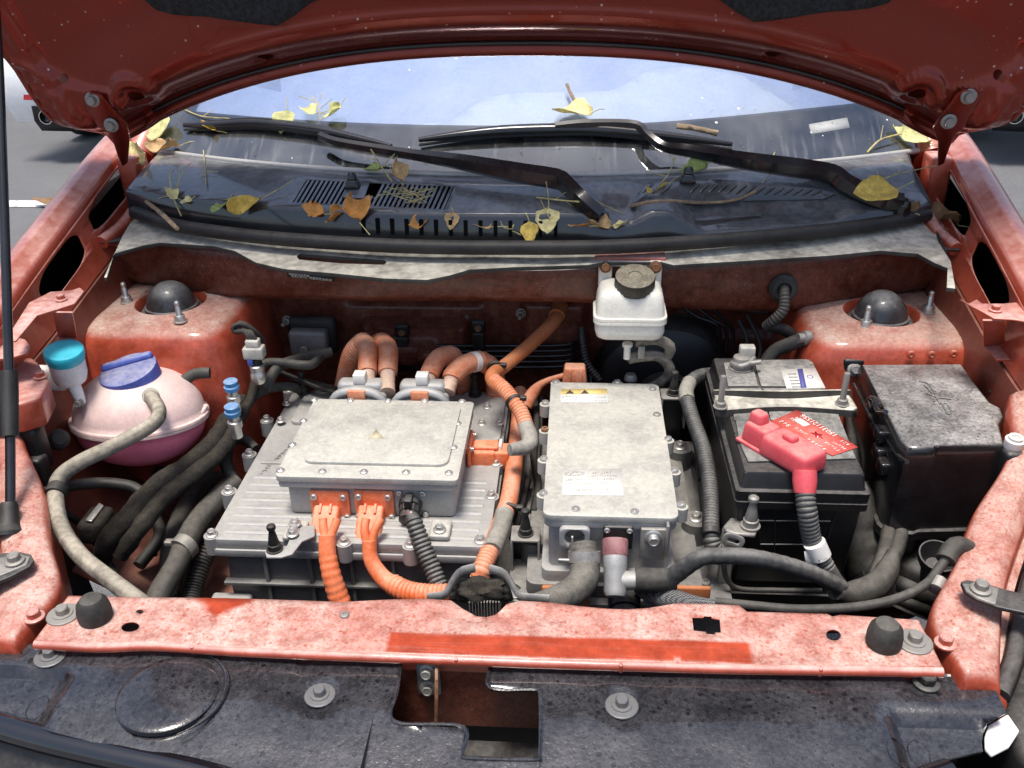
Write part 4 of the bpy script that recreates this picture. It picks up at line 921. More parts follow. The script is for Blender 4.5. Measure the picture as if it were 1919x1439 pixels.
# marking cast into the lid
glyphs('cast_mark', Z(508, 870, ZL+.0006), Vector((.25, 1, 0)).normalized(), Vector((-1, .25, 0)).normalized(), 10, .085, .009, 'alu_dark', pc); glyphs('cast_mark', Z(530, 848, ZL+.0006), Vector((.25, 1, 0)).normalized(), Vector((-1, .25, 0)).normalized(), 12, .06, .006, 'alu_dark', pc)
for a, b in ((569, 736), (890, 740)):
    bolt('pin', Z(a, b, ZL+.008), .0125, 'rubber', pc, name='cover_pin')
bk = poly3('pin_bracket', [Z(a, b, ZL+.012) for a, b in ((497, 1036), (505, 1028), (538, 1024), (552, 990), (590, 985), (590, 1006), (566, 1016), (548, 1040), (527, 1046), (500, 1046))], .004, 'alu', pc, bevel=.001)
bolt('pin', Z(515, 1030, ZL+.014), .0125, 'rubber', bk, name='cover_pin')
for a, b in ((553, 982), (548, 1001)): bolt('hex', Z(a, b, ZL+.018), .0095, 'zinc', bk)

# ------------------------------------------------------------------ pale junction box on top of it
jb = thing('junction_box', 'pale square high-voltage junction box with raised lid on the grey controller', 'junction box', (-.21, .43, .80))
ZJ = .878; X0, X1, Y0, Y1 = -.345, -.062, .311, .557
prism('body', rrect(X0+.012, X1-.008, Y0+.012, Y1-.010, .010), ZL+.003, ZJ-.020, 'alu', jb, bevel=.003)
prism('lower_flange', rrect(X0+.002, X1-.001, Y0+.002, Y1-.002, .008), ZJ-.021, ZJ-.010, 'alu', jb, bevel=.0025)
prism('lid', rrect(X0, X1, Y0, Y1, .008), ZJ-.0095, ZJ, 'alu_bright', jb, bevel=.002)
prism('lid_panel', rrect(X0+.034, X1-.020, Y0+.036, Y1-.018, .016), ZJ, ZJ+.005, 'alu_bright', jb, bevel=.0025, seg=3)
for a, b in ((589, 750), (657, 751), (727, 752), (796, 752), (866, 753), (569, 789), (548, 834), (526, 882), (604, 884), (682, 885), (761, 886), (841, 887), (850, 839), (858, 794)):
    bolt('screw', Z(a, b, ZJ), .0068, 'zinc', jb)
tri = [Z(a, b, ZJ+.0052) for a, b in ((705, 804), (720, 822), (690, 822))]
poly3('warning_mark', tri, .0004, 'mark_faint', jb, bevel=0)
for a, b, sx in ((824, 993, 1), (551, 995, -1)):
    c = Z(a, b, ZL+.012); ft = rbox('foot', c + Vector((-.016, -.014, -.011)), c + Vector((.016, .03, -.001)), 'alu_bright', jb, bevel=.004); bolt('hex', c, .010, 'zinc', ft)
FY = Y0+.011                              # front face plane
for a in (620, 703):
    c = Y(a, 944, FY)
    fl_ = rbox('plug_flange', c + Vector((-.031, -.006, -.026)), c + Vector((.031, .001, .027)), 'orange', jb, bevel=.003)
    fl_['label'] = 'orange plug flange on the front of the box'
    for u, v in ((-.023, .018), (.023, .018), (.026, -.019), (-.026, -.019)): bolt('socket', c + Vector((u, -.006, v)), .0055, 'zinc', fl_, n=(0, -1, 0))
    mt = Matrix.Translation(c + Vector((-.004, -.004, -.004))) @ Matrix.Rotation(R(32), 4, 'X')
    pg = rbox('plug', (-.020, -.060, -.012), (.020, .0, .012), 'orange', jb, bevel=.005, mtx=mt)
    rbox('plug_latch', (-.006, -.040, .011), (.0, -.030, .0135), 'orange', pg, bevel=.001, mtx=mt)
    for u in (-.008, .008): rbox('plug_rib', (u-.002, -.016, .010), (u+.002, .0, .016), 'orange', pg, bevel=.001, mtx=mt)
bc = Y(770, 943, FY)
lathe('signal_socket', [(.0185, 0), (.0185, .008), (.017, .010), (.0165, .020), (.0150, .021), (.0150, .032), (.010, .034)], bc, (0, -1, -.35), 'plastic', jb, seg=24, ribs=(.05, .009, .022))
rbox('signal_latch', bc + Vector((-.006, -.026, .004)), bc + Vector((.006, -.002, .022)), 'plastic', jb, bevel=.002)
for u, v in ((-.017, .019), (.019, .019), (.022, -.020)): bolt('screw', bc + Vector((u, -.001, v)), .005, 'zinc', jb, n=(0, -1, 0))
# side socket (right face)
sc_ = X(878, 848, X1-.006)
sf = rbox('side_flange', sc_ + Vector((0, -.03, -.03)), sc_ + Vector((.007, .032, .028)), 'orange', jb, bevel=.003)
for u, v in ((-.022, .021), (.024, .021), (-.022, -.022)): bolt('hex', sc_ + Vector((.007, u, v)), .0058, 'zinc', sf, n=(1, 0, 0))
pg = rbox('side_plug', sc_ + Vector((.006, -.022, -.016)), sc_ + Vector((.048, .020, .014)), 'orange', jb, bevel=.004)
rbox('plug_collar', sc_ + Vector((.046, -.019, -.022)), sc_ + Vector((.070, .016, .012)), 'orange', pg, bevel=.003)
rbox('plug_lock', sc_ + Vector((.010, -.014, .0135)), sc_ + Vector((.052, .012, .020)), 'orange', pg, bevel=.0025)
for i in range(7): rbox('grip_rib', sc_ + Vector((.030+.0022*i, -.008, .0195)), sc_ + Vector((.0310+.0022*i, .008, .0213)), 'orange', pg, bevel=0)
rbox('lock_tab', sc_ + Vector((.053, -.010, .004)), sc_ + Vector((.058, .014, .021)), 'white_plastic', pg, bevel=.001)
# rear clamps with two hoses each
for a, b in ((690, 742), (802, 745)):
    c = Z(a, b, .835); c.y = .582; c.z = .862
    cl_ = rbox('cable_clamp', c + Vector((-.048, -.018, -.02)), c + Vector((.048, .022, .012)), 'alu', jb, bevel=.008)
    tube('clamp_arch', [c + Vector((-.050, -.012, -.006)), c + Vector((-.036, -.010, .016)), c + Vector((-.012, -.008, .024)), c + Vector((.012, -.008, .024)), c + Vector((.036, -.010, .016)), c + Vector((.050, -.012, -.006))], .0085, 'alu', cl_, seg=10)
    rbox('orange_tab', c + Vector((-.016, -.020, .004)), c + Vector((.016, .0, .030)), 'orange_dust', cl_, bevel=.003)
    rbox('white_tab', c + Vector((-.011, .010, .026)), c + Vector((.011, .032, .046)), 'label_white', cl_, bevel=.002)
    rbox('hose_housing', c + Vector((-.042, .008, -.010)), c + Vector((.042, .040, .030)), 'alu', cl_, bevel=.010)
    for u in (-.05, .05): bolt('socket', c + Vector((u, -.012, .0)), .0065, 'zinc', cl_)

# ------------------------------------------------------------------ pale converter box with sticker
dcx = thing('power_converter', 'tall pale grey converter box with white rating sticker on its flat lid', 'converter', (.17, .42, .60))
ZD = .882
prism('lid', rrect(.070, .262, .224, .628, .012), ZD-.010, ZD, 'alu_bright', dcx, bevel=.0025)
prism('lower_flange', rrect(.0715, .2605, .2255, .6265, .012), ZD-.022, ZD-.0105, 'alu', dcx, bevel=.002)
prism('body', rrect(.078, .254, .234, .618, .010), .765, ZD-.0225, 'alu', dcx, bevel=.003)
prism('base_plate', rrect(.045, .305, .215, .64, .015), .742, .764, 'alu_dark', dcx, bevel=.004)
prism('base_step', rrect(.068, .264, .222, .63, .012), .764, .784, 'alu', dcx, bevel=.004)
lo = prism('lower_case', rrect(.022, .345, .205, .66, .018), .50, .728, 'alu_dark', dcx, bevel=.004)
prism('lower_lid', rrect(.018, .349, .200, .664, .02), .7285, .7415, 'alu_dark', dcx, bevel=.003)
for a, b in ((1042, 717), (1157, 717), (1022, 756), (1021, 806), (1019, 861), (1018, 926), (1079, 956), (1189, 961), (1277, 948), (1264, 883), (1252, 824)):
    c = Z(a, b, ZD-.001)
    bolt('boss', c - Vector((0, 0, .001)), .0098, 'alu_bright', dcx, name='bolt_boss', roll=0).scale[2] = .022; bolt('socket', c - Vector((0, 0, .001)), .0062, 'rust' if b == 806 else 'zinc', dcx)
for a, b in ((1223, 729), (1231, 777)): bolt('screw', Z(a, b, ZD), .0068, 'zinc_dull', dcx)
for a, b in ((1274, 838), (1304, 972), (1001, 1006)):
    c = Z(a, b, .78); bolt('boss', c, .022, 'alu_dark', dcx, name='bolt_boss', roll=0).scale[2] = .04; bolt('hex', c, .0115, 'zinc', dcx)
for a, b in ((1002, 1081), (1128, 1083), (1322, 1095)):
    c = Z(a, b, .7425); bolt('boss', c, .012, 'alu_dark', dcx, name='bolt_boss', roll=0).scale[2] = .05; bolt('socket', c, .007, 'zinc_dull', dcx)
for a in (1060, 1285):
    c = Y(a, 1122, .199); op = rbox('orange_panel', c + Vector((-.035, 0, -.03)), c + Vector((.035, .008, .02)), 'orange_old', dcx, bevel=.003); bolt('socket', c + Vector((-.024, 0, .008)), .006, 'zinc_dull', op, n=(0, -1, 0))
# stickers
def quad(l, z, **k): return [Z(a, b, z) for a, b in l]
stq = quad(((1055, 880), (1165, 878), (1169, 929), (1054, 927)), ZD+.0006)
stk = poly3('rating_sticker', stq, .0005, 'label_white', dcx, bevel=0)
stk['label'] = 'worn white rating sticker with printed lines and bar codes'
ux = (stq[1]-stq[0]).normalized(); uy = (stq[0]-stq[3]).normalized(); sw = (stq[1]-stq[0]).length; sh = (stq[0]-stq[3]).length; c0 = sum(stq, Vector())/4 + Vector((0, 0, .0006))
def onst(u, v): return c0 + ux*(u*sw) + uy*(v*sh)
lg = [onst(-.30, .34) + ux*(a*.0145) + uy*(b*.0052) for a, b in ell(0, 0, 1, 1, 24)]
tube('logo_ring', lg + [lg[0]], .0005, 'ink_grey', stk, seg=5, step=.002)
tube('logo_peak', [onst(-.38, .28), onst(-.33, .38), onst(-.30, .41), onst(-.27, .38), onst(-.22, .28)], .0006, 'ink_grey', stk, seg=5, step=.002)
for u, v, n, w_, h_ in ((.16, .36, 7, .34, .10), (.16, .22, 12, .5, .075), (-.02, .09, 20, .80, .075), (.05, -.19, 14, .5, .06), (0, -.44, 16, .55, .055), (-.40, .08, 3, .1, .06), (-.40, -.06, 3, .1, .06)):
    glyphs('print', onst(u, v) + Vector((0, 0, .0002)), ux, uy, n, w_*sw, h_*sh, 'ink_grey', stk)
for v, n in ((-.07, 34), (-.32, 34)):
    vs_ = []; fs = []
    for i in range(n):
        u0 = -.28 + .54*i/n; w = random.choice((.004, .007, .010)); b = len(vs_)
        vs_ += [onst(u0, v-.05) + Vector((0, 0, .0002)), onst(u0+w, v-.05) + Vector((0, 0, .0002)), onst(u0+w, v+.05) + Vector((0, 0, .0002)), onst(u0, v+.05) + Vector((0, 0, .0002))]; fs.append((b, b+1, b+2, b+3))
    mesh('bar_code', vs_, fs, 'ink_grey', stk, smooth=0)
wq = quad(((1050, 729), (1138, 728), (1140, 754), (1051, 754)), ZD+.0006)
wl_ = poly3('warning_sticker', wq, .0004, 'label_white', dcx, bevel=0)
poly3('yellow_band', quad(((1051, 729.5), (1137, 728.5), (1138, 738), (1051, 739)), ZD+.0010), .0003, 'label_yellow', wl_, bevel=0)
for a in (1068, 1096): poly3('triangle_mark', quad(((a, 730.5), (a+8, 737.5), (a-8, 737.5)), ZD+.0014), .0002, 'ink', wl_, bevel=0)
for dx, n in ((-.021, 6), (.022, 8)):
    glyphs('print', Z(1094, 744, ZD+.0012) + Vector((dx, 0, 0)), Vector((1, 0, 0)), Vector((0, 1, 0)), n, .034, .0055, 'ink_grey', wl_); glyphs('print', Z(1094, 750, ZD+.0012) + Vector((dx, 0, 0)), Vector((1, 0, 0)), Vector((0, 1, 0)), n+2, .034, .005, 'ink_grey', wl_)
# open round port on the front face, hose elbow, red socket with bent plug, earth lug
fy = .2245
c = Y(1077, 1000, fy); pt = prism('port_plate', rrect(-.022, .022, -.020, .016, .008), 0, .010, 'alu', dcx, bevel=.002, holes=[ell(0, -.001, .0145, .0145, 20)], mtx=Matrix.Translation(c) @ Matrix.Rotation(R(90), 4, 'X'))
lathe('port_floor', [(.0148, 0), (.0148, .001)], c + Vector((0, .008, 0)), (0, -1, 0), 'alu_dark', pt, seg=20)
c = Y(1158, 1004, fy-.002); rf = rbox('socket_flange', c + Vector((-.021, -.004, -.022)), c + Vector((.021, .004, .018)), 'plastic', dcx, bevel=.003)
for u in (-.016, .016): bolt('screw', c + Vector((u, -.004, .012)), .0045, 'zinc', rf, n=(0, -1, 0))
dn = Vector((0, -.75, -.66)).normalized(); c += Vector((-.004, -.006, -.002))
lathe('red_collar', [(.018, 0), (.0185, .004), (.0185, .022), (.0165, .026)], c, dn, 'collar_pink', dcx, seg=28)
lathe('plug_sleeve', [(.0172, .024), (.0172, .040), (.016, .042), (.016, .074), (.0135, .080), (.006, .081), (.005, .079)], c, dn, 'alu', dcx, seg=28, ribs=(.03, .025, .039))
e0 = c + dn*.058; tube('plug_elbow', [e0, e0 + Vector((.022, 0, .001)), e0 + Vector((.036, 0, .002))], .0135, 'alu', dcx, seg=18)
c = Y(1224, 1004, fy-.004); lg_ = rbox('earth_lug', c + Vector((-.018, -.004, -.04)), c + Vector((.018, .003, .014)), 'zinc_dull', dcx, bevel=.002); bolt('hex', c + Vector((0, -.004, 0)), .0125, 'zinc', lg_, n=(0, -1, 0))
rbox('lug_fin', c + Vector((.017, -.012, -.028)), c + Vector((.021, .0, .026)), 'zinc_dull', lg_, bevel=.001)
c = Y(1170, 1130, .20); lathe('lower_socket', [(.024, -.02), (.024, .012), (.021, .014), (.021, .04)], c, (0, -1, -.3), 'plastic', dcx, seg=24)
lathe('breather', [(.012, 0), (.012, .006), (.009, .012)], Z(1182, 716, .868) + Vector((0, .008, 0)), (0, .1, 1), 'zinc_dull', dcx, seg=16)
c = Z(1078, 712, .878); og = rbox('orange_socket', c + Vector((-.026, .0, -.03)), c + Vector((.024, .030, .022)), 'orange_dust', dcx, bevel=.004, taper=(.75, .9))
for u in (-.010, .010): rbox('socket_rib', c + Vector((u-.002, -.003, -.03)), c + Vector((u+.002, .0, .02)), 'orange_dust', og, bevel=.001)
# bracket with pins each side
for (a, b, y) in ((1262, 738, None), (985, 1000, None)):
    c = Z(a, b, .875 if a > 1100 else .80)
    bk = thing('pin_bracket', 'folded steel bracket with rubber pin beside the upper corner of the converter' if a > 1100 else 'folded steel bracket with rubber pin between the converter and orange cable', 'bracket', c, 'pin brackets')
    prism('bracket_top', rrect(c.x-.022, c.x+.022, c.y-.018, c.y+.02, .003), c.z-.003, c.z, 'zinc_dull', bk, bevel=.001)
    for u in (-1, 1): rbox('bracket_side', (c.x+u*.0205-.0015, c.y-.018, c.z-.06), (c.x+u*.0205+.0015, c.y+.018, c.z-.003), 'zinc_dull', bk, bevel=.0005)
    rbox('bracket_back', (c.x-.019, c.y+.012, c.z-.10), (c.x+.019, c.y+.016, c.z-.004), 'plastic', bk, bevel=.0005)
    bolt('pin', c, .0125, 'rubber', bk, name='cover_pin')

# ------------------------------------------------------------------ battery, clamp, red boot, card
bt = thing('battery', 'black twelve-volt battery with dusty grey top held by a steel strap', 'battery', (.44, .46, .73))
ZB = .93
def bx(e): return .352-e, .528+e, .272-e, .645+e
x0, x1, y0, y1 = bx(0)
rows = []
for z_, e in ((.725, -.012), (.735, -.006), (ZB-.06, .0), (ZB-.058, .006), (ZB-.046, .0065), (ZB-.044, .002), (ZB-.042, .006), (ZB-.028, .0065), (ZB-.026, .001), (ZB-.024, .0), (ZB-.004, -.003), (ZB-.001, -.005), (ZB, -.008)):
    rows.append([Vector((a, b, z_)) for a, b in rrect(x0-e, x1+e, y0-e, y1+e, .006, 4)])
loft('case', rows, 'plastic', bt, close=True, cap=True, smooth=30)
mat('battery_top', (.03, .03, .032), .5, 0, dust=.9, dall=.1, dcol=(.34, .33, .30), dscale=18, bump=.2, drop=0)
def topplate(nm, l, m_, h=.003): return prism(nm, q2(l, ZB), ZB-.001, ZB+h, m_, bt, bevel=.0012)
topplate('top_panel', [(1356, 682), (1408, 678), (1421, 726), (1364, 726)], 'battery_top')
topplate('top_panel', [(1413, 678), (1520, 675), (1544, 727), (1426, 726)], 'battery_top')
topplate('top_panel', [(1366, 730), (1426, 730), (1440, 790), (1376, 790)], 'battery_top')
topplate('top_panel', [(1430, 730), (1545, 730), (1570, 790), (1444, 790)], 'battery_top')
topplate('top_panel', [(1376, 776), (1437, 773), (1447, 800), (1440, 830), (1385, 832)], 'battery_top', .0036)
topplate('top_panel', [(1441, 773), (1568, 772), (1604, 862), (1402, 868), (1386, 834), (1444, 832), (1452, 800)], 'battery_top', .0034)
bl_ = quad(((1463, 692), (1528, 690), (1547, 727), (1474, 728)), ZB+.0034)
bs = poly3('battery_sticker', bl_, .0004, 'label_white', bt, bevel=0)
poly3('violet_bar', quad(((1494, 691.5), (1504, 691), (1512, 726.5), (1501, 727)), ZB+.0038), .0002, 'ink_blue', bs, bevel=0)
c = Z(1518, 706, ZB+.0038); rg = [c + Vector((a*.0048, b*.0055, 0)) for a, b in ell(0, 0, 1, 1, 18)]; tube('violet_ring', rg+[rg[0]], .0006, 'ink_blue', bs, seg=5, step=.002)
for i in range(5): poly3('print_line', quad(((1476+2*i, 700+6*i), (1492+2.4*i, 699.6+6*i), (1492.4+2.4*i, 702+6*i), (1476.5+2*i, 702.4+6*i)), ZB+.0038), .0002, 'ink_grey', bs, bevel=0)
c = Z(1383, 712, ZB+.003); rg = [c + Vector((a*.0125, b*.0125, 0)) for a, b in ell(0, 0, 1, 1, 22)]; tube('moulded_ring', rg+[rg[0]], .0009, 'battery_top', bt, seg=6, step=.003)
for a, b in (((1340, 700), (1362, 690)), ((1372, 702), (1394, 724))): pass
# moulded ribs on the front face
FB = y0
for a0, b0, a1, b1 in ((1418, 934, 1576, 935), (1420, 976, 1556, 977), (1422, 1020, 1540, 1021), (1421, 934, 1424, 1030), (1453, 936, 1451, 1035), (1532, 936, 1522, 1030), (1573, 936, 1552, 1010)):
    tube('case_rib', [Y(a0, b0, FB), Y(a1, b1, FB)], .0016, 'plastic', bt, seg=6, step=.03)
# negative terminal
c = Z(1388, 690, ZB+.003)
tm = lathe('terminal_clamp', [(.021, 0), (.021, .003), (.017, .004), (.016, .012), (.014, .022), (.009, .024)], c, (0, 0, 1), 'zinc_dull', bt, seg=22)
tube('terminal_band', [c + Vector((-.016, 0, .010)), c + Vector((-.006, -.017, .012)), c + Vector((.012, -.012, .016)), c + Vector((.020, .002, .020))], .005, 'zinc_dull', tm, seg=8)
rbox('terminal_block', c + Vector((-.004, -.002, .018)), c + Vector((.022, .016, .040)), 'plug_grey', tm, bevel=.003)
tube('terminal_bolt', [c + Vector((.004, -.012, .014)), c + Vector((.030, -.014, .020))], .0045, 'zinc_dull', tm, seg=8)
# strap
sp = thing('battery_strap', 'dusty steel hold-down strap across the battery between two threaded rods', 'strap', Z(1465, 750, ZB))
ZS = ZB+.014
u0, u1 = Z(1338, 752, ZS), Z(1600, 752, ZS); rows = []
for i in range(25):
    t = i/24; c = u0.lerp(u1, t); w = lerp(.024, .012, math.sin(t*math.pi)**1.5); lp_ = lerp(.008, .013, math.sin(t*math.pi))
    rows.append([c + Vector((0, w+.001, -.002)), c + Vector((0, w, lp_)), c + Vector((0, w-.003, lp_)), c + Vector((0, w-.005, .001)), c + Vector((0, 0, -.0005)), c + Vector((0, -w+.004, 0)), c + Vector((0, -w, -.003)), c + Vector((0, -w-.002, -.014)), c + Vector((0, -w+.001, -.014))])
loft('strap', rows, 'beige_plate', sp, smooth=40, solid=.002)
for a, b in ((1350, 762), (1578, 757)): bolt('rod', Z(a, b, ZS), .0115, 'zinc_dull', sp, name='threaded_rod')
# card
cq = quad(((1493, 768), (1608, 838), (1560, 854), (1440, 792)), ZB+.0048)
cd = thing('printed_card', 'faded red printed card lying on the battery under the red boot', 'card', cq[3])
cg = poly3('card', cq, .0008, 'label_red', cd, bevel=0)
cx_ = (cq[0]-cq[1]).normalized(); cy_ = (cq[3]-cq[0]); cy_ = (cy_ - cx_*cy_.dot(cx_)).normalized(); cc = sum(cq, Vector())/4 + Vector((0, 0, .0006)); CWd = (cq[0]-cq[1]).length; CHt = (cq[3]-cq[0]).length
def onc(u, v): return cc + cx_*(u*CWd) + cy_*(v*CHt)
ydn = -cy_
text('print', '15031121556', onc(.10, -.36), .0135, 'ink_white', cd, cx_, cy_)
for u, v, n, w_, h_ in ((.28, -.14, 5, .20, .12), (.30, -.02, 5, .18, .10), (-.34, -.30, 3, .14, .10), (-.36, -.10, 5, .20, .09), (-.33, .06, 5, .22, .09), (.33, .28, 3, .16, .14), (.1, .2, 4, .2, .10), (-.2, .30, 5, .3, .10)):
    glyphs('print', onc(u, v) + Vector((0, 0, .0003)), cx_, cy_, n, w_*CWd, h_*CHt, 'ink_white', cd)
poly3('print_patch', [onc(u, v) for u, v in ((.34, -.24), (.16, -.22), (.17, -.02), (.36, -.04))], .0002, 'ink_white', cd, bevel=0)
poly3('print_star', [onc(a*.10 - .06, b*.12 - .02) + Vector((0, 0, .0003)) for a, b in [(math.cos(i*math.pi/5)*(1 if i % 2 else .45), math.sin(i*math.pi/5)*(1 if i % 2 else .45)) for i in range(10)]], .0002, 'lamp_red', cd, bevel=0)
# red terminal boot
b0, b1 = Z(1432, 822, ZB+.014), Z(1530, 878, ZB+.014); bd = (b1-b0); bd.z = 0; bl0 = bd.length; bd.normalize(); bn = Vector((-bd.y, bd.x, 0))
bo = thing('terminal_boot', 'soft red rubber boot covering the battery positive terminal', 'boot', (b0+b1)/2 - Vector((0, 0, .014)))
bmx = Matrix((bd, bn, Vector((0, 0, 1)))).transposed().to_4x4(); bmx.translation = b0
rbox('boot_rear', (-.030, -.021, -.010), (.020, .021, .024), 'boot_red', bo, bevel=.007, taper=(.85, .85), mtx=bmx, seg=4)
rbox('boot_front', (.010, -.027, -.012), (.098, .027, .022), 'boot_red', bo, bevel=.009, taper=(.96, .90), mtx=bmx, seg=4)
rbox('boot_nub', (-.028, -.012, .018), (.0, .012, .040), 'boot_red', bo, bevel=.006, taper=(.8, .8), mtx=bmx, seg=4)
rbox('boot_nub', (.034, -.008, .018), (.058, .010, .030), 'boot_red', bo, bevel=.005, taper=(.85, .85), mtx=bmx, seg=4)
rbox('boot_hem', (-.034, -.0245, -.0115), (.022, .0245, -.006), 'boot_red', bo, bevel=.002, mtx=bmx)
be = bmx @ Vector((.090, -.014, -.006))
lathe('boot_spout', [(.0165, -.004), (.0172, .010), (.0158, .022), (.015, .028), (.013, .029)], be, (0, -.55, -.85), 'boot_red', bo, seg=20)
# corrugated cable from the boot
LOOM = 'loom'
ca = thing('positive_cable', 'grey corrugated conduit dropping from the red battery boot', 'cable', be)
s0 = be + Vector((0, -.013, -.020))
tube('conduit', [s0, Y(1513, 960, .232), Y(1525, 1020, .225), Y(1560, 1080, .21), Y(1583, 1110, .20)], [.0135, .0135, .013, .012, .010], LOOM, ca, ridge=(.0062, .07, 0, 2.7), seg=16)
tg = Y(1535, 1035, .212)
lathe('cable_tag', [(.0155, -.012), (.0155, .012)], tg + Vector((-.001, .006, 0)), Vector((.35, -.1, -.7)), 'label_white', ca, seg=18)
poly3('tag_flap', [Y(1507, 1034, .214), Y(1525, 1028, .214), Y(1532, 1060, .21), Y(1522, 1070, .208), Y(1510, 1055, .212)], .0008, 'label_white', ca, bevel=0)
glyphs('print', tg + Vector((.004, -.0105, -.004)), Vector((.95, 0, .3)).normalized(), Vector((-.2, -.4, .9)).normalized(), 4, .014, .007, 'ink', ca)
# battery box bracket at the front left corner and the tray rim
bb = thing('battery_bracket', 'bent grey steel bracket with slotted tab and rubber pin before the battery', 'bracket', Y(1390, 990, .24) - Vector((0, 0, .1)))
c = Z(1408, 982, .845)
prism('bracket_top', [tuple(Z(a, b, .845)[:2]) for a, b in ((1355, 985), (1370, 968), (1385, 972), (1412, 978), (1423, 980), (1416, 1002), (1380, 1000), (1360, 994))], .838, .845, 'zinc_dull', bb, bevel=.003)
rbox('bracket_leg', Z(1353, 985, .84) + Vector((0, -.012, -.14)), Z(1353, 985, .84) + Vector((.020, .0, .0)), 'zinc_dull', bb, bevel=.004)
slt = Y(1374, 1012, .225)
prism('slotted_tab', rrect(-.016, .016, -.009, .010, .008), 0, .003, 'zinc_dull', bb, bevel=.0008, holes=[rrect(-.009, .009, -.003, .003, .0029)], mtx=Matrix.Translation(slt) @ Matrix.Rotation(R(80), 4, 'X') @ Matrix.Rotation(R(-18), 4, 'Z'))
bolt('pin', Z(1406, 986, .846), .0145, 'zinc_dull', bb, name='cover_pin')
bty = thing('battery_tray', 'black battery tray rim below the battery front', 'tray', (.44, .25, .70))
rows = [[Vector((a, b, z_)) for a, b in rrect(.335-e, .545+e, .255-e, .66+e, .03)] for z_, e in ((.69, 0), (.705, .002), (.735, .010), (.738, .012), (.736, .014), (.70, .006))]
loft('tray_rim', rows, 'plastic', bty, close=True, smooth=50); rbox('tray_floor', (.335, .255, .69), (.545, .66, .70), 'plastic', bty, bevel=.003)
tube('tray_lip', [Y(1355, 1050, .235), Y(1362, 1085, .235), Y(1385, 1103, .235), Y(1450, 1106, .235), Y(1540, 1107, .235)], .004, 'rubber_dust', bty, seg=8)

# ------------------------------------------------------------------ fuse box
fb = thing('fuse_box', 'black lidded fuse box with speckled dusty top beside the battery', 'fuse box', (.67, .46, .70))
ZF = .955
top = [(1617, 682), (1800, 681), (1853, 752), (1872, 762), (1878, 778), (1868, 790), (1878, 828), (1762, 832), (1752, 836), (1705, 835), (1690, 822)]
tp_ = [Vector(v) for v in q2(top, ZF)]; ce = sum(tp_, Vector((0, 0)))/len(tp_); n = len(tp_)
def ring(e, z_): return [Vector((p_.x + (p_.x-ce.x)/max(.02, (p_-ce).length)*e, p_.y + (p_.y-ce.y)/max(.02, (p_-ce).length)*e, z_)) for p_ in tp_]
rows = [ring(.012, .80), ring(.010, .88), ring(.008, ZF-.016), ring(.006, ZF-.009), ring(.002, ZF-.003), ring(-.004, ZF)]
lid = loft('lid', rows, 'plastic_speck', fb, close=True, smooth=40, cap=True)
rows = [ring(-.03, .68), ring(-.016, .72), ring(.004, .795), ring(.018, .796), ring(.018, .81), ring(.013, .812)]
cs = loft('case', rows, 'plastic', fb, close=True, smooth=40, cap=True)
for pts in ([(1705, 838), (1698, 880), (1690, 960)], [(1755, 836), (1742, 880), (1728, 960)]):
    tube('case_rib', [Y(a, b, .315) for a, b in pts], .0035, 'plastic', lid, seg=8)
# left side: rails, catches and an arm with a bolt
for pts in ([(1652, 808), (1680, 850), (1700, 866)], [(1632, 795), (1660, 835), (1668, 870)], [(1600, 720), (1625, 770), (1640, 800)]):
    tube('side_rail', [X(a, b, .583) for a, b in pts], .0035, 'plastic_clean', cs, seg=8)
for a, b in ((1636, 758), (1650, 812), (1647, 846), (1655, 872)):
    c = X(a, b, .575); rbox('catch', c + Vector((-.008, -.014, -.010)), c + Vector((.010, .012, .010)), 'plastic_clean', cs, bevel=.004)
tube('catch_loop', [X(1626, 752, .57), X(1632, 745, .57), X(1640, 752, .57), X(1645, 770, .57), X(1660, 772, .57)], .004, 'plastic_clean', cs, seg=8)
c = X(1866, 742, .775); tube('side_loop', [c + Vector((0, .02, -.005)), c + Vector((.012, .015, .008)), c + Vector((.016, -.004, .0)), c + Vector((.010, -.014, -.02))], .004, 'plastic', cs, seg=8)
c = Y(1597, 690, .60); ar = rbox('mount_arm', c + Vector((-.017, -.004, -.06)), c + Vector((.020, .006, .018)), 'plastic', fb, bevel=.006); bolt('hex', c + Vector((.002, -.005, .0)), .012, 'zinc_dull', ar, n=(0, -.9, .4))
# moulded mark on the lid: a spark-plug-like arrow with crossing strokes
def onl(a, b): return Z(a, b, ZF+.0008)
for pts in ([(1722, 714), (1738, 718), (1745, 727), (1752, 738), (1762, 757)], [(1732, 721), (1742, 732), (1752, 744)], [(1765, 731), (1750, 753)], [(1735, 737), (1757, 744), (1783, 748)], [(1757, 742), (1766, 758), (1775, 774)], [(1766, 757), (1774, 756), (1783, 772), (1776, 776), (1767, 758)]):
    tube('moulded_mark', [onl(a, b) for a, b in pts], .0014, 'plastic_speck', lid, seg=6, step=.004)
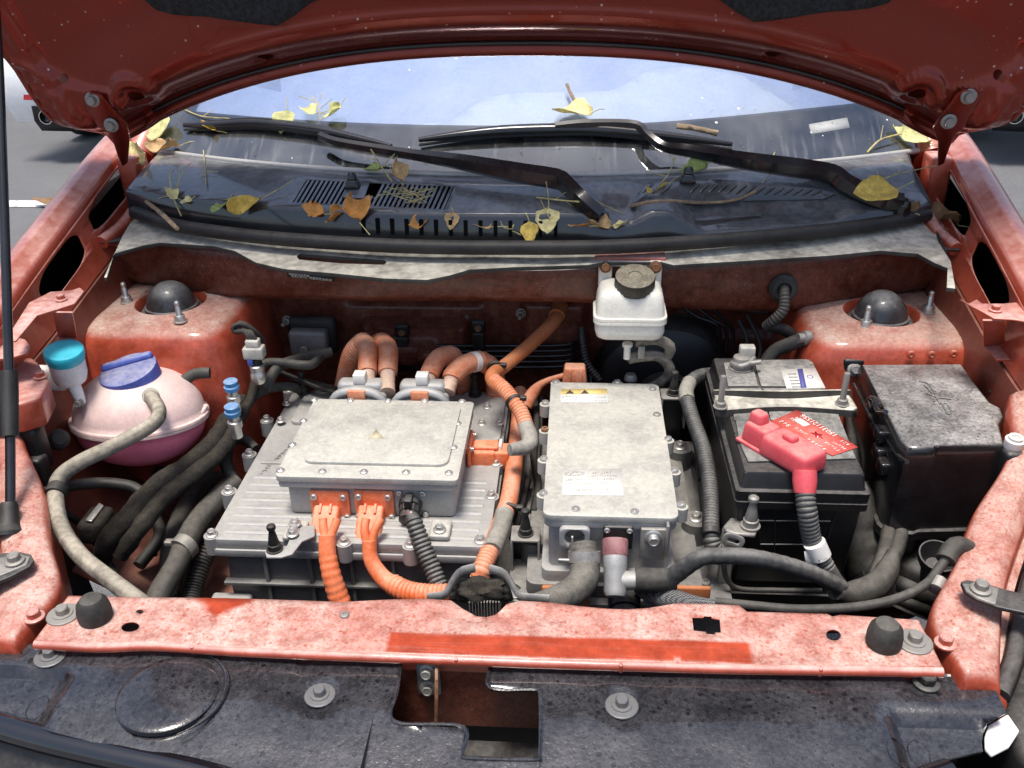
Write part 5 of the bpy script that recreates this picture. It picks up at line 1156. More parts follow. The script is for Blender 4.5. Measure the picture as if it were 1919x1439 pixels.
# loom from under the fuse box
fl2 = thing('fuse_box_loom', 'thick taped grey cable loom curving under the fuse box', 'loom', Y(1600, 1110, .2))
tube('trunk', [Y(1570, 1108, .185), Y(1600, 1112, .19), Y(1640, 1098, .205), Y(1662, 1070, .225), Y(1675, 1035, .25)], [.012, .018, .019, .017, .010], 'rubber_dust', fl2, seg=14, wob=.05)
tube('branch', [Y(1650, 1085, .21), Y(1678, 1035, .26), Y(1690, 990, .32), Y(1692, 950, .38)], .011, 'rubber_dust', fl2, seg=12, wob=.05)
tube('branch', [Y(1640, 1080, .22), Y(1660, 1025, .27), Y(1668, 970, .35), Y(1670, 940, .40)], .011, 'rubber_dust', fl2, seg=12, wob=.05)
tube('harness', [Y(1565, 1112, .19), Y(1572, 1130, .195), Y(1580, 1160, .2)], .01, 'rubber_dust', fl2, seg=10)
dk = thing('fabric_boot', 'dark wrinkled sleeve hanging between the battery and fuse box', 'sleeve', Y(1615, 1050, .33))
tube('sleeve', [Y(1605, 905, .40), Y(1612, 960, .37), Y(1618, 1030, .34), Y(1640, 1080, .32), Y(1650, 1130, .3)], [.018, .030, .034, .036, .03], 'rubber_dust', dk, seg=18, wob=.12, step=.006)
rbox('sleeve_band', Y(1615, 975, .345) + Vector((-.032, -.004, -.004)), Y(1615, 975, .345) + Vector((.03, .006, .004)), 'rubber', dk, bevel=.002)
dh = thing('air_duct', 'dark ribbed rubber duct deep beside the fuse box', 'duct', Y(1740, 1060, .33))
tube('duct', [Y(1800, 960, .42), Y(1760, 1020, .38), Y(1720, 1070, .33), Y(1690, 1140, .3)], .045, 'rubber', dh, ridge=(.02, .06), seg=18)

# ------------------------------------------------------------------ brake fluid reservoir, servo
rs = thing('brake_fluid_reservoir', 'milky white brake fluid bottle with black ribbed cap under the scuttle', 'reservoir', Y(1182, 645, .72))
a0, a1 = Y(1113, 612, .60), Y(1250, 612, .60); zt, zb_ = Y(1180, 540, .625).z, Y(1180, 642, .60).z; zm = Y(1180, 605, .60).z; RC = .645
cxr = (a0.x+a1.x)/2; hw = (a1.x-a0.x)/2
def rr(e, z_, d=.045): return [Vector((x_, y_, z_)) for x_, y_ in rrect(cxr-hw+e, cxr+hw-e, RC-d+e, RC+d-e, .018-.3*e if .018-.3*e > .004 else .004, 5)]
rows = [rr(.010, zb_), rr(.005, zb_+.004), rr(.002, zb_+.015), rr(.003, zm-.006), rr(-.001, zm-.0055), rr(-.001, zm-.001), rr(.0005, zm), rr(-.001, zm+.001), rr(-.001, zm+.006), rr(.003, zm+.0065), rr(.005, zm+.03), rr(.007, zt-.014), rr(.011, zt-.005), rr(.020, zt)]
loft('bottle', rows, 'white_plastic', rs, close=True, smooth=40, cap=True)
cc_ = Vector((cxr+.006, RC-.008, zt-.006))
lathe('neck', [(.030, -.006), (.030, .012)], cc_, (0, -.25, 1), 'white_plastic', rs, seg=28)
cp = lathe('cap', [(.033, .004), (.0345, .006), (.0345, .024), (.033, .028), (.027, .0295), (.012, .0295), (.011, .0285), (.003, .0285)], cc_, (0, -.3, 1), 'cap_brake', rs, seg=48, ribs=(.045, .005, .025))
for u in (-1, 1):
    t = rbox('mount_tab', (cxr+u*.043-.012, RC+.030, zt-.02), (cxr+u*.043+.012, RC+.042, zt+.030), 'white_plastic', rs, bevel=.004)
    bolt('hex', (cxr+u*.043, RC+.029, zt+.020), .011, 'rust', t, n=(0, -1, .2))
lathe('outlet', [(.009, 0), (.009, .006), (.006, .008), (.006, .030), (.004, .031)], Y(1176, 643, .63), (0, 0, -1), 'white_plastic', rs, seg=16)
rbox('hanger', (cxr-.062, RC+.036, zt+.026), (cxr+.062, .74, zt+.034), 'paint_dusty', rs, bevel=.003)
sv = thing('brake_servo', 'large round black brake servo behind the white reservoir', 'servo', (.28, .84, .70))
bc_ = Y(1245, 745, .80)
lathe('drum', [(.16, -.07), (.163, -.055), (.163, -.04), (.150, -.03), (.150, .01), (.140, .03), (.11, .045), (.06, .05), (.055, .07), (.03, .072)], bc_ + Vector((0, .04, 0)), (0, -1, .05), 'plastic', sv, seg=48)
lathe('master_cylinder', [(.028, 0), (.028, .10), (.022, .11)], bc_ + Vector((-.02, -.03, .01)), (0, -1, .02), 'alu_dark', sv, seg=20)
for i, pts in enumerate(([(1178, 672), (1200, 668), (1235, 668), (1255, 690), (1245, 712), (1215, 730)], [(1190, 640), (1230, 636), (1256, 650), (1250, 668)])):
    h_ = thing('brake_hose', 'dusty grey rubber hose looping from the white reservoir outlet' if i == 0 else 'short dusty hose tucked against the underside of the white reservoir', 'hose', Y(*pts[0], .72))
    tube('hose', [Y(a, b, .64 + .006*k) for k, (a, b) in enumerate(pts)], .0098, 'hose_tan', h_, seg=12)
    if i == 0: rbox('spring_clip', Y(1195, 673, .627), Y(1195, 673, .627) + Vector((.012, .004, .024)), 'zinc_dull', h_, bevel=.001)
# brake pipes behind the servo and across the firewall
bp = thing('brake_pipes', 'bundle of thin black brake pipes clipped along the firewall', 'pipes', Y(900, 660, .83))
for i in range(5):
    yy = 640 + 10*i
    pts = [Y(750, yy+6, .835), Y(830, yy+8, .835), Y(960, yy+8, .835), Y(1060, yy+6, .835), Y(1086, yy-2, .82), Y(1098, yy+20, .80), Y(1108, yy+60, .78)]
    tube('pipe', pts, .0042, 'plastic_clean', bp, seg=8)
for a, b in ((755, 648), (897, 640)):
    c = Y(a, b, .828); cb = rbox('pipe_clip', c + Vector((-.012, -.006, -.055)), c + Vector((.012, .012, .02)), 'plastic', bp, bevel=.003); rbox('clip_head', c + Vector((-.014, -.002, .018)), c + Vector((.014, .014, .045)), 'plastic', cb, bevel=.004); bolt('hex', c + Vector((0, -.003, .03)), .007, 'rust', cb, n=(0, -1, 0))
for i in range(3):
    tube('pipe', [Y(1245+30*i, 548+3*i, .80), Y(1300+28*i, 590+4*i, .80), Y(1345+14*i, 612+4*i, .80), Y(1350+12*i, 660, .80)], .004, 'plastic_clean', bp, seg=8)
wj = thing('washer_conduit', 'black corrugated conduit dropping beside the brake servo', 'cable', Y(1120, 720, .74))
tube('conduit', [Y(1090, 615, .78), Y(1092, 640, .76), Y(1100, 680, .74), Y(1125, 715, .72)], .0075, 'plastic', wj, ridge=(.006, .08), seg=12)
# firewall grommet with conduit on the driver side
gm = thing('firewall_grommet', 'round rubber grommet with dusty corrugated conduit through the scuttle wall', 'grommet', Y(1465, 540, .73))
c = Y(1468, 540, .735); lathe('grommet', [(.026, -.004), (.026, .004), (.020, .010), (.013, .011), (.012, .004)], c, (0, -1, .1), 'rubber_dust', gm, seg=28)
tube('conduit', [c, Y(1470, 548, .715), Y(1468, 580, .70), Y(1450, 600, .70), Y(1435, 612, .71)], [.008, .009, .0095, .0095, .009], 'rubber_dust', gm, ridge=(.006, .08), seg=12)
tube('sheath', [Y(1440, 610, .71), Y(1470, 618, .71), Y(1500, 640, .71)], .011, 'rubber', gm, seg=12)
vh = thing('vacuum_hose', 'dusty grey hose with metal end bending behind the battery', 'hose', Y(1480, 650, .68))
tube('hose', [Y(1515, 632, .66), Y(1480, 645, .665), Y(1450, 660, .67), Y(1432, 690, .66), Y(1425, 740, .62)], .0125, 'rubber_dust', vh, seg=14)
lathe('end_fitting', [(.010, 0), (.013, .004), (.013, .014), (.009, .016), (.009, .026)], Y(1520, 632, .66), (-1, -.3, .05), 'zinc_dull', vh, seg=18)
# grounding studs on the firewall
for a, b, y in ((976, 587, .845), (538, 600, .82)):
    bolt('nutrod', Y(a, b, y), .010, 'zinc_dull', fwl, n=(0, -1, .1), name='ground_stud')
gp_ = Y(1040, 565, .86); lathe('cable_pass', [(.055, -.004), (.055, .004), (.048, .006), (.046, -.002), (.01, -.02)], gp_, (0, -1, .1), 'black_void', fwl, seg=32, squash=.6, ref=(1, 0, 0))
ev = thing('expansion_valve', 'black and grey pipe flange block on the firewall beside the pipes', 'valve', Y(582, 640, .80))
c = Y(585, 635, .81); rbox('backing', c + Vector((-.05, .0, -.035)), c + Vector((.05, .02, .045)), 'rubber', ev, bevel=.012)
rbox('block', c + Vector((-.040, -.03, -.025)), c + Vector((.038, .0, .028)), 'alu_dark', ev, bevel=.008)
bolt('socket', c + Vector((-.008, -.032, -.008)), .008, 'zinc_dull', ev, n=(0, -1, 0))
# ------------------------------------------------------------------ coolant tank
ct = thing('coolant_tank', 'round pink coolant tank with blue screw cap and a tan hose on top', 'tank', Z(262, 800, .74))
tc = Z(262, 775, .86); ZT = .855
RT = .112
b_ = Matrix.Rotation(R(-9), 3, 'X')
def sph(u, v, m_=1): return tc
def trow(r_, h): return [tc + b_ @ Vector((r_*math.cos(a), r_*math.sin(a)*.92, h)) for a in [2*math.pi*i/40 for i in range(40)]]
tc.z = ZT
up_ = [trow(RT*math.cos(t)**.85, .082*math.sin(t) + .004) for t in [R(x_) for x_ in (0, 8, 18, 30, 42, 54, 66, 76, 85)]]
loft('tank_upper', [trow(RT+.004, .003)] + up_, 'tank_top', ct, close=True, smooth=180, cap=True)
loft('tank_seam', [trow(RT, -.006), trow(RT+.006, -.005), trow(RT+.0065, -.001), trow(RT+.003, -.0002), trow(RT+.0065, .0008), trow(RT+.006, .005), trow(RT, .006)], 'tank_top', ct, close=True, smooth=60)
loft('tank_lower', [trow(RT*math.cos(t)**.8, -.078*math.sin(t) - .003) for t in [R(x_) for x_ in (0, 10, 22, 36, 50, 64, 78, 86)]], 'tank_pink', ct, close=True, smooth=180, cap=True, flip=True)
cpd = Vector((-.14, -.16, 1)).normalized(); cpo = Z(242, 698, .943)
cp = lathe('cap', [(.049, -.020), (.050, .002), (.049, .007), (.041, .010), (.012, .010)], cpo, cpd, 'cap_blue', ct, seg=40)
hb = basis(cpd, (1, .35, 0)).to_4x4(); hb.translation = cpo + cpd*.011
rbox('cap_grip', (-.046, .008, -.004), (.046, .028, .008), 'cap_blue', cp, bevel=.006, mtx=hb, seg=4, taper=(.92, .7))
e = tc + b_ @ Vector((.072, .03, .056)); tube('spout', [e, e + Vector((.02, .01, .01)), e + Vector((.045, .015, .010))], .010, 'rubber_dust', ct, seg=14)
rbox('ear', tc + Vector((.092, .0, .0)), tc + Vector((.115, .03, .012)), 'tank_top', ct, bevel=.004)
hs_ = Z(280, 738, .918); lathe('hose_stub', [(.012, -.012), (.012, .006)], hs_, (0, -.2, 1), 'tank_top', ct, seg=14)
oh = thing('overflow_hose', 'long tan dusty rubber hose running from the tank to the front crossmember', 'hose', Z(250, 1110, .86))
tube('hose', [hs_ + Vector((0, 0, -.004)), Z(284, 745, .925), Z(298, 770, .925), Z(285, 795, .92), Z(220, 832, .915), Z(150, 866, .91), Z(112, 895, .90), Z(104, 930, .89), Z(114, 985, .875), Z(150, 1040, .865), Z(205, 1085, .86), Z(265, 1130, .85), Z(290, 1150, .82)], .0118, 'hose_tan', oh, seg=16, step=.006)
rg = Z(106, 920, .893); lathe('hose_ring', [(.0128, -.008), (.015, -.008), (.015, .008), (.0128, .008)], rg, (.12, -.9, -.2), 'rubber', oh, seg=20)
tube('ring_strap', [rg + Vector((-.012, .005, 0)), rg + Vector((-.03, .006, -.004)), rg + Vector((-.05, .01, -.01))], .005, 'rubber', oh, seg=8)
lathe('hose_clamp', [(.0125, -.006), (.0138, -.005), (.0138, .005), (.0125, .006)], Z(283, 743, .923), (.2, -.6, .6), 'zinc_dull', oh, seg=18)
# washer filler neck with cyan cap
wn = thing('washer_filler', 'white washer filler neck with bright cyan cap beside the wing', 'filler', Y(118, 740, .46))
wc = Y(122, 668, .46)
lathe('neck', [(.020, -.050), (.025, -.046), (.028, -.034), (.0285, -.015), (.0285, .001), (.027, .003)], wc, (.1, -.15, 1), 'bottle_white', wn, seg=28)
lathe('cap', [(.029, -.006), (.030, -.004), (.030, .0), (.0312, .002), (.0312, .011), (.030, .0135), (.026, .0145), (.018, .013), (.004, .0125)], wc, (.1, -.15, 1), 'cap_cyan', wn, seg=36)
rbox('filler_arm', wc + Vector((-.06, -.01, -.062)), wc + Vector((-.008, .01, -.018)), 'bottle_white', wn, bevel=.008)
tube('tab', [wc + Vector((.004, -.004, -.048)), wc + Vector((.010, -.006, -.075)), wc + Vector((.012, -.006, -.085))], [.011, .009, .006], 'bottle_white', wn, seg=10); bolt('hex', wc + Vector((.011, -.013, -.080)), .009, 'zinc_dull', wn, n=(0, -1, .2))
# headlamp mounting bracket at the left wing
hb_ = thing('wing_support', 'dusty pink pressed steel support behind the prop rod', 'support', Z(40, 760, .88))
rows = []
for a, b, z_ in ((-40, 600, .99), (10, 628, .985), (45, 640, .98), (57, 655, .975)):
    pass
poly3('upper_plate', [Z(a, b, 1.045) for a, b in ((-60, 640), (-20, 628), (20, 630), (48, 638), (58, 650), (50, 664), (20, 672), (-60, 680))], .004, 'paint_dusty', hb_, bevel=.001)
lo_ = [Z(a, b, 1.0) for a, b in ((-60, 682), (20, 670), (60, 668), (72, 678), (92, 712), (75, 745), (30, 758), (-60, 770))]
sheet('lower_plate', [tuple(v[:2]) for v in lo_], lambda x, y: Vector((x, y, 1.0)), 'paint_dusty', hb_, solid=.05, bevel=.006)
bolt('hex', Z(76, 707, 1.001), .011, 'paint_dusty', hb_)
# headlamp adjusters, one each side
for i, (a, b, z_) in enumerate(((45, 790, .955), (1900, 832, .955))):
    c = Z(a, b, z_)
    ad = thing('lamp_adjuster', ('black lamp adjuster with cream cap below the prop rod' if i == 0 else 'black lamp adjuster with cream cap beside the fuse box'), 'adjuster', c - Vector((0, 0, .09)))
    lathe('adjuster_cap', [(.0125, -.006), (.0135, 0), (.0135, .008), (.010, .009), (.010, .013), (.006, .013), (.005, .008)], c, (0, -.1, 1), 'label_white', ad, seg=20)
    rbox('adjuster_body', c + Vector((-.016, -.02, -.085)), c + Vector((.024, .016, -.005)), 'plastic', ad, bevel=.009); rbox('adjuster_plug', c + Vector((-.004, -.034, -.11)), c + Vector((.028, -.006, -.05)), 'plastic', ad, bevel=.006)
rp = thing('wing_plug', 'small dusty rubber plug with wire near the pink tank', 'plug', Z(115, 830, .80))
c = Z(110, 824, .88); lathe('plug_head', [(.012, -.01), (.017, -.004), (.017, .006), (.011, .013)], c, (.5, -.5, .6), 'rubber_dust', rp, seg=16); tube('plug_wire', [c, Z(122, 850, .79), Z(150, 880, .76), Z(165, 900, .74), Z(155, 920, .74), Z(140, 935, .74)], .0042, 'rubber', rp, seg=8)
# ------------------------------------------------------------------ air-conditioning pipes
ac = thing('air_conditioning_pipes', 'pair of insulated dark pipes with blue service caps beside the controller', 'pipes', Z(400, 800, .84))
tube('foam_pipe', [Z(455, 745, .84), Z(425, 790, .83), Z(395, 835, .81), Z(340, 880, .80), Z(290, 915, .79), Z(245, 965, .78), Z(205, 1010, .75), Z(190, 1050, .70)], [.009, .016, .018, .017, .019, .018, .017, .016], 'foam', ac, seg=16, wob=.10, step=.006)
tube('foam_pipe', [Z(480, 700, .87), Z(470, 745, .85), Z(445, 790, .83), Z(420, 840, .81), Z(375, 880, .80), Z(310, 930, .785), Z(265, 985, .77), Z(225, 1040, .72)], [.008, .0085, .010, .0145, .0145, .014, .0145, .014], 'foam', ac, seg=16, wob=.10, step=.006)
tube('bare_pipe', [Z(485, 692, .90), Z(500, 680, .90), Z(530, 680, .90), Z(580, 684, .895), Z(600, 670, .89)], .0085, 'rubber_dust', ac, seg=12)
tube('bare_pipe', [Z(620, 660, .88), Z(560, 672, .885), Z(520, 690, .89), Z(495, 730, .87)], .010, 'rubber_dust', ac, seg=12)
for a, b, z_ in ((434, 725, .90), (436, 772, .895)):
    c = Z(a, b, z_); lathe('valve_stem', [(.009, -.050), (.009, -.03), (.012, -.029), (.012, -.018), (.009, -.016), (.009, -.004)], c, (0, -.05, 1), 'zinc', ac, seg=18); lathe('service_cap', [(.0125, -.006), (.0135, .002), (.0115, .004), (.0125, .012), (.0105, .0135)], c, (0, -.05, 1), 'cap_sky', ac, seg=22)
ps = thing('pressure_sensor', 'pressure sensor with grey plug and curling wires on the insulated pipe', 'sensor', Z(480, 700, .89))
c = Z(484, 705, .90)
lathe('sensor_body', [(.011, -.012), (.0135, -.006), (.0135, .006), (.011, .012), (.013, .013), (.013, .022), (.011, .024)], c, (0, 0, 1), 'zinc', ps, seg=20); lathe('sensor_collar', [(.0105, .022), (.0105, .036)], c, (0, 0, 1), 'plastic', ps, seg=16)
rbox('blue_band', c + Vector((-.0115, -.0115, .026)), c + Vector((-.002, -.002, .040)), 'cap_blue', ps, bevel=.001)
rbox('sensor_plug', c + Vector((-.018, -.012, .038)), c + Vector((.018, .012, .060)), 'plug_grey', ps, bevel=.003); rbox('plug_top', c + Vector((-.012, -.009, .058)), c + Vector((.012, .009, .074)), 'plug_grey', ps, bevel=.003)
for i in range(3): tube('sensor_wire', [c + Vector((-.006+.006*i, 0, .072)), c + Vector((-.012+.005*i, .004, .085)), Z(440, 622, .97) + Vector((.006*i, .004*i, 0)), Z(436, 612, .98) + Vector((.003*i, .003*i, 0)), Z(452, 608, .98) + Vector((0, .004*i, 0)), Z(480, 622, .96), Z(495, 640, .93)], .0040, 'rubber_dust', ps, seg=8)
# ------------------------------------------------------------------ rubber hoses, left
def hose(name, label, pts, r, m_='rubber_dust', wob=0, ridge=None, cat='hose', **k):
    t = thing(name, label, cat, pts[-1]); tube('hose' if cat == 'hose' else 'sheath', pts, r, m_, t, seg=16, wob=wob or .035, ridge=ridge, **k); return t
lh = hose('coolant_hose', 'thick grey coolant hose with metal clamp beside the large grey controller', [Z(445, 905, .74), Z(415, 930, .735), Z(375, 975, .73), Z(350, 1015, .725), Z(330, 1060, .72), Z(300, 1110, .71), Z(285, 1150, .70)], [.020, .021, .021, .020, .018, .018, .018])
cc_ = Z(345, 1026, .727); lathe('clamp', [(.0205, -.009), (.0225, -.009), (.0225, .009), (.0205, .009)], cc_, (.28, .8, .1), 'zinc_dull', lh, seg=24); rbox('clamp_screw', cc_ + Vector((-.03, -.006, .004)), cc_ + Vector((-.014, .006, .014)), 'zinc_dull', lh, bevel=.002)
hose('coolant_hose', 'second thick grey hose behind the clamped coolant hose', [Z(420, 880, .70), Z(385, 900, .69), Z(345, 960, .68), Z(325, 1020, .67), Z(318, 1080, .66), Z(310, 1150, .65)], .019)
hose('breather_hose', 'short grey hose looping out of the side of the large grey controller', [Z(480, 842, .765), Z(455, 822, .77), Z(430, 830, .77), Z(423, 862, .765), Z(432, 890, .755), Z(445, 905, .74)], [.009, .0105, .012, .012, .011, .010])
hose('breather_hose', 'slim grey hose arching from the insulated pipes to the controller rear corner', [Z(450, 790, .80), Z(470, 750, .83), Z(500, 730, .84), Z(540, 724, .84), Z(560, 730, .82)], .0085)
hose('ribbed_hose', 'dark ribbed hose dropping beside the controller front corner', [Z(400, 1010, .70), Z(375, 1060, .68), Z(360, 1110, .66), Z(350, 1160, .65)], .018, 'rubber', ridge=(.006, .06))
hose('drain_hose', 'black hose crossing under the tan overflow hose', [Z(75, 940, .85), Z(115, 915, .82), Z(180, 905, .80), Z(240, 910, .79), Z(270, 925, .78)], .0095, 'rubber', wob=.06)
fw_ = thing('pipe_end_block', 'foam-wrapped pipe joint with bare metal edge under the tan hose', 'joint', Z(200, 985, .72))
rbox('block', Z(170, 975, .76) + Vector((-.012, -.03, -.03)), Z(170, 975, .76) + Vector((.03, .03, .012)), 'foam', fw_, bevel=.010); poly3('metal_edge', [Z(a, b, .775) for a, b in ((160, 976), (186, 943), (195, 948), (172, 978))], .003, 'zinc', fw_)
rbox('square_nut', Z(182, 860, .75), Z(182, 860, .75) + Vector((.010, .010, .008)), 'label_yellow', fw_, bevel=.001)
wb = thing('wire_bundle', 'thin black wire strands behind the rear corner of the large grey controller', 'wires', Z(560, 712, .82))
for i in range(5): tube('wire', [Z(510+10*i, 690+4*i, .84), Z(540+14*i, 706+5*i, .83), Z(570+16*i, 712+6*i, .82), Z(610+14*i, 722+3*i, .81)], .0042, 'rubber', wb, seg=7)
# more looms and wires of the bay
def wires(label, sets, name='wiring_loom', m_='rubber'):
    t = thing(name, label, 'wires', sets[0][0][0])
    for pts, r in sets: tube('wire' if r < .005 else 'loom', pts, r, m_, t, seg=9, wob=.04, step=.008)
    return t
wires('black wiring running along the back of the fuse box and battery', [([Z(1545, 690, .90), Z(1575, 720, .88), Z(1592, 780, .85), Z(1600, 850, .83), Z(1612, 905, .80)], .009), ([Z(1560, 700, .88), Z(1590, 740, .86), Z(1610, 800, .83)], .0045), ([Z(1600, 800, .82), Z(1625, 850, .80), Z(1640, 910, .78), Z(1650, 960, .76)], .008)])
wires('thin wires hanging under the cream-capped lamp adjuster beside the fuse box', [([Z(1895, 870, .90), Z(1880, 920, .86), Z(1850, 960, .82), Z(1800, 1000, .78)], .0045), ([Z(1898, 880, .90), Z(1870, 940, .85), Z(1830, 985, .80), Z(1790, 1030, .76)], .006)])
wires('dark wires between the converter and the orange cable', [([Z(1000, 730, .80), Z(1006, 790, .79), Z(1000, 850, .78), Z(1008, 910, .77), Z(1000, 960, .76)], .007), ([Z(1015, 745, .79), Z(1012, 820, .78), Z(1006, 880, .77)], .004), ([Z(990, 900, .76), Z(975, 960, .75), Z(960, 1010, .74)], .006)])
wires('dark loom and thin wires low between tank and pipes', [([Z(300, 880, .72), Z(280, 940, .70), Z(300, 1000, .68), Z(260, 1060, .66)], .011), ([Z(330, 900, .70), Z(300, 960, .68), Z(290, 1040, .66)], .0045), ([Z(120, 960, .78), Z(160, 990, .74), Z(200, 1050, .70), Z(230, 1100, .68)], .006)])
wires('thin black wires looping behind the strut tower beside the servo', [([Y(1385, 600, .80), Y(1400, 640, .78), Y(1385, 680, .76)], .0045), ([Y(1400, 590, .80), Y(1425, 650, .77), Y(1410, 700, .74)], .0042), ([Y(1360, 560, .82), Y(1395, 580, .80), Y(1440, 585, .78)], .004)])
wires('loom lying along the converter base beside the grey corrugated conduit', [([Z(1300, 800, .80), Z(1312, 860, .79), Z(1318, 930, .78), Z(1330, 1000, .77)], .008), ([Z(1290, 760, .82), Z(1306, 830, .80), Z(1312, 900, .79)], .0042)])
# ------------------------------------------------------------------ orange high-voltage cables
def cable(label, segs, cat='cable', group='orange high-voltage cables', name='orange_cable'):
    t = thing(name, label, cat, segs[0][0][0], group)
    for pts, r, m_, rd_, nm in segs: tube(nm, pts, r, m_, t, seg=16, ridge=rd_)
    return t
CR = (.0058, .07)
def pair(label, sets):
    segs = []
    for base, mid, arch in sets:
        segs.append(([base, base.lerp(mid, .6), mid], [.0140, .0132, .0140], 'tape_peach', (.012, .03), 'tape_wrap'))
        segs.append(([base.lerp(mid, .78), mid] + arch[:2], [.0172, .0182, .0186, .0186], 'orange_dust', None, 'sleeve'))
        segs.append((arch[1:], [.0178]*(len(arch)-1), 'orange_dust', (.0062, .06), 'corrugation'))
    return cable(label, segs)
pair('pair of orange cables arching straight up from a clamp and down behind the junction box', [
  (Z(690, 735, .872), Z(689, 690, .895), [Z(690, 655, .915), Z(680, 640, .91), Z(660, 662, .88), Z(648, 705, .82), Z(640, 745, .77)]),
  (Z(726, 735, .872), Z(727, 690, .895), [Z(727, 655, .915), Z(716, 640, .91), Z(695, 655, .885), Z(680, 690, .83)])])
t_ = pair('pair of orange cables with a white band curving behind the junction box', [
  (Z(796, 735, .872), Z(806, 698, .892), [Z(822, 672, .905), Z(845, 665, .90), Z(862, 690, .86), Z(872, 735, .79)]),
  (Z(838, 735, .872), Z(848, 704, .890), [Z(870, 684, .90), Z(900, 675, .895), Z(925, 695, .86), Z(930, 750, .79)])])
tube('white_band', [Z(884, 679, .899), Z(893, 677, .897)], .0193, 'label_white', t_, seg=16)
cable('orange cable from the firewall looping down to the junction box side plug', [
  ([Y(1048, 580, .83), Y(1040, 600, .80), Y(1000, 640, .74), Y(950, 682, .66), Y(925, 700, .60), Y(925, 715, .575), Y(950, 735, .55), Y(975, 770, .52), Y(988, 805, .49)], [.014, .0135, .0125, .012, .0125, .0125, .0125, .0125, .0125], 'orange_old', (.0058, .06, 1, 3.4), 'conduit'),
  ([Y(925, 712, .577), Y(950, 735, .55), Y(975, 770, .52), Y(988, 805, .49)], [.0126, .0128, .0128, .0128], 'orange_dust', (.0058, .07), 'corrugation'),
  ([Y(984, 795, .50), Y(993, 820, .47), Y(990, 835, .45), Y(975, 840, .44), Y(955, 843, .43)], [.0135, .0145, .0140, .012, .010], 'tape', None, 'tape_wrap'),
  ([Y(1050, 574, .84), Y(1043, 592, .81)], .0165, 'orange_old', None, 'sleeve')])
cable('orange corrugated cable running forward between the two grey boxes', [
  ([Z(975, 735, .80), Z(972, 790, .80), Z(965, 860, .80), Z(955, 930, .80), Z(945, 965, .80), Z(928, 1010, .795), Z(905, 1062, .785), Z(898, 1085, .77)], .0138, 'orange_dust', (.0058, .07), 'conduit'),
  ([Z(946, 962, .802), Z(938, 990, .80), Z(922, 1030, .795)], .0146, 'tape', None, 'tape_wrap')])
cable('thin orange lead reaching to the plug behind the converter', [
  ([Z(1062, 702, .875), Z(1020, 716, .86), Z(1000, 735, .84), Z(985, 760, .82)], [.005, .006, .012, .013], 'orange_dust', None, 'lead')])
cable('orange taped cable dropping steeply from a front plug of the junction box', [
  ([Y(605, 972, .268), Y(606, 990, .258), Y(610, 1008, .250)], .0065, 'orange', None, 'core'), ([Y(632, 972, .268), Y(626, 990, .258), Y(618, 1008, .250)], .0065, 'orange', None, 'core'),
  ([Y(613, 1002, .250), Y(614, 1040, .235), Y(622, 1080, .22), Y(635, 1120, .21), Y(650, 1160, .2)], [.0125, .0135, .0145, .0155, .016], 'orange', (.011, .035, 1, 9), 'taped_part')])
cable('orange cable sweeping from a front plug towards the mouldy foam block', [
  ([Y(686, 972, .268), Y(683, 995, .255), Y(690, 1030, .243)], .0065, 'orange', None, 'core'), ([Y(715, 972, .268), Y(702, 995, .255), Y(697, 1030, .243)], .0065, 'orange', None, 'core'),
  ([Y(692, 1012, .248), Y(696, 1050, .235), Y(720, 1085, .22), Y(752, 1103, .205)], [.0110, .0115, .0135, .0145], 'orange', None, 'taped_part'),
  ([Y(735, 1095, .213), Y(762, 1108, .20), Y(800, 1113, .19), Y(840, 1110, .185)], [.0150, .0150, .0140, .012], 'orange', (.0068, .10), 'corrugation')])
cable('grey corrugated conduit dropping from the black round plug of the junction box', [
  ([Y(771, 966, .275), Y(778, 985, .262), Y(795, 1030, .24), Y(812, 1070, .22), Y(828, 1108, .20)], [.010, .0125, .0128, .0128, .0128], LOOM, (.0068, .10, .6, 9), 'conduit'),
  ([Y(765, 958, .275), Y(772, 975, .268)], .0014, 'boot_red', None, 'wire'), ([Y(770, 958, .275), Y(774, 975, .268)], .0014, 'label_white', None, 'wire')], group=None, name='signal_conduit')
# latch cup with frayed foam behind the dish
lc = thing('radiator_bracket', 'grey steel bracket with mouldy foam block behind the crossmember dish', 'bracket', Z(905, 1110, .84))
tube('bracket_arm', [Z(800, 1120, .872), Z(832, 1115, .872), Z(845, 1095, .872), Z(862, 1072, .872), Z(890, 1064, .872)], .0035, 'zinc_dull', lc, seg=8, flat=2.2)
tube('bracket_arm', [Z(918, 1066, .872), Z(945, 1075, .872), Z(962, 1100, .872), Z(975, 1118, .872), Z(1030, 1123, .872)], .0035, 'zinc_dull', lc, seg=8, flat=2.2)
poly3('bracket_gusset', [Z(a, b, .87) for a, b in ((945, 1078), (958, 1090), (988, 1120), (962, 1122), (956, 1100))], .003, 'zinc_dull', lc)
fo = []
bm = bmesh.new(); bmesh.ops.create_icosphere(bm, subdivisions=4, radius=1); c = Z(905, 1102, .85)
for v in bm.verts:
    d = v.co.normalized(); k_ = 1 + .35*noise.noise(d*2.3) + .16*noise.noise(d*7); v.co = c + Vector((d.x*.042*k_, d.y*.018*k_, d.z*.018*k_ - .006))
bmfin('foam_block', bm, 'foam', lc, smooth=60)
for i in range(11): rbox('fin', Z(880+5.5*i, 1138, .835) + Vector((-.0008, 0, -.02)), Z(880+5.5*i, 1138, .835) + Vector((.0008, .03, .008)), 'zinc_dull', lc, bevel=0)
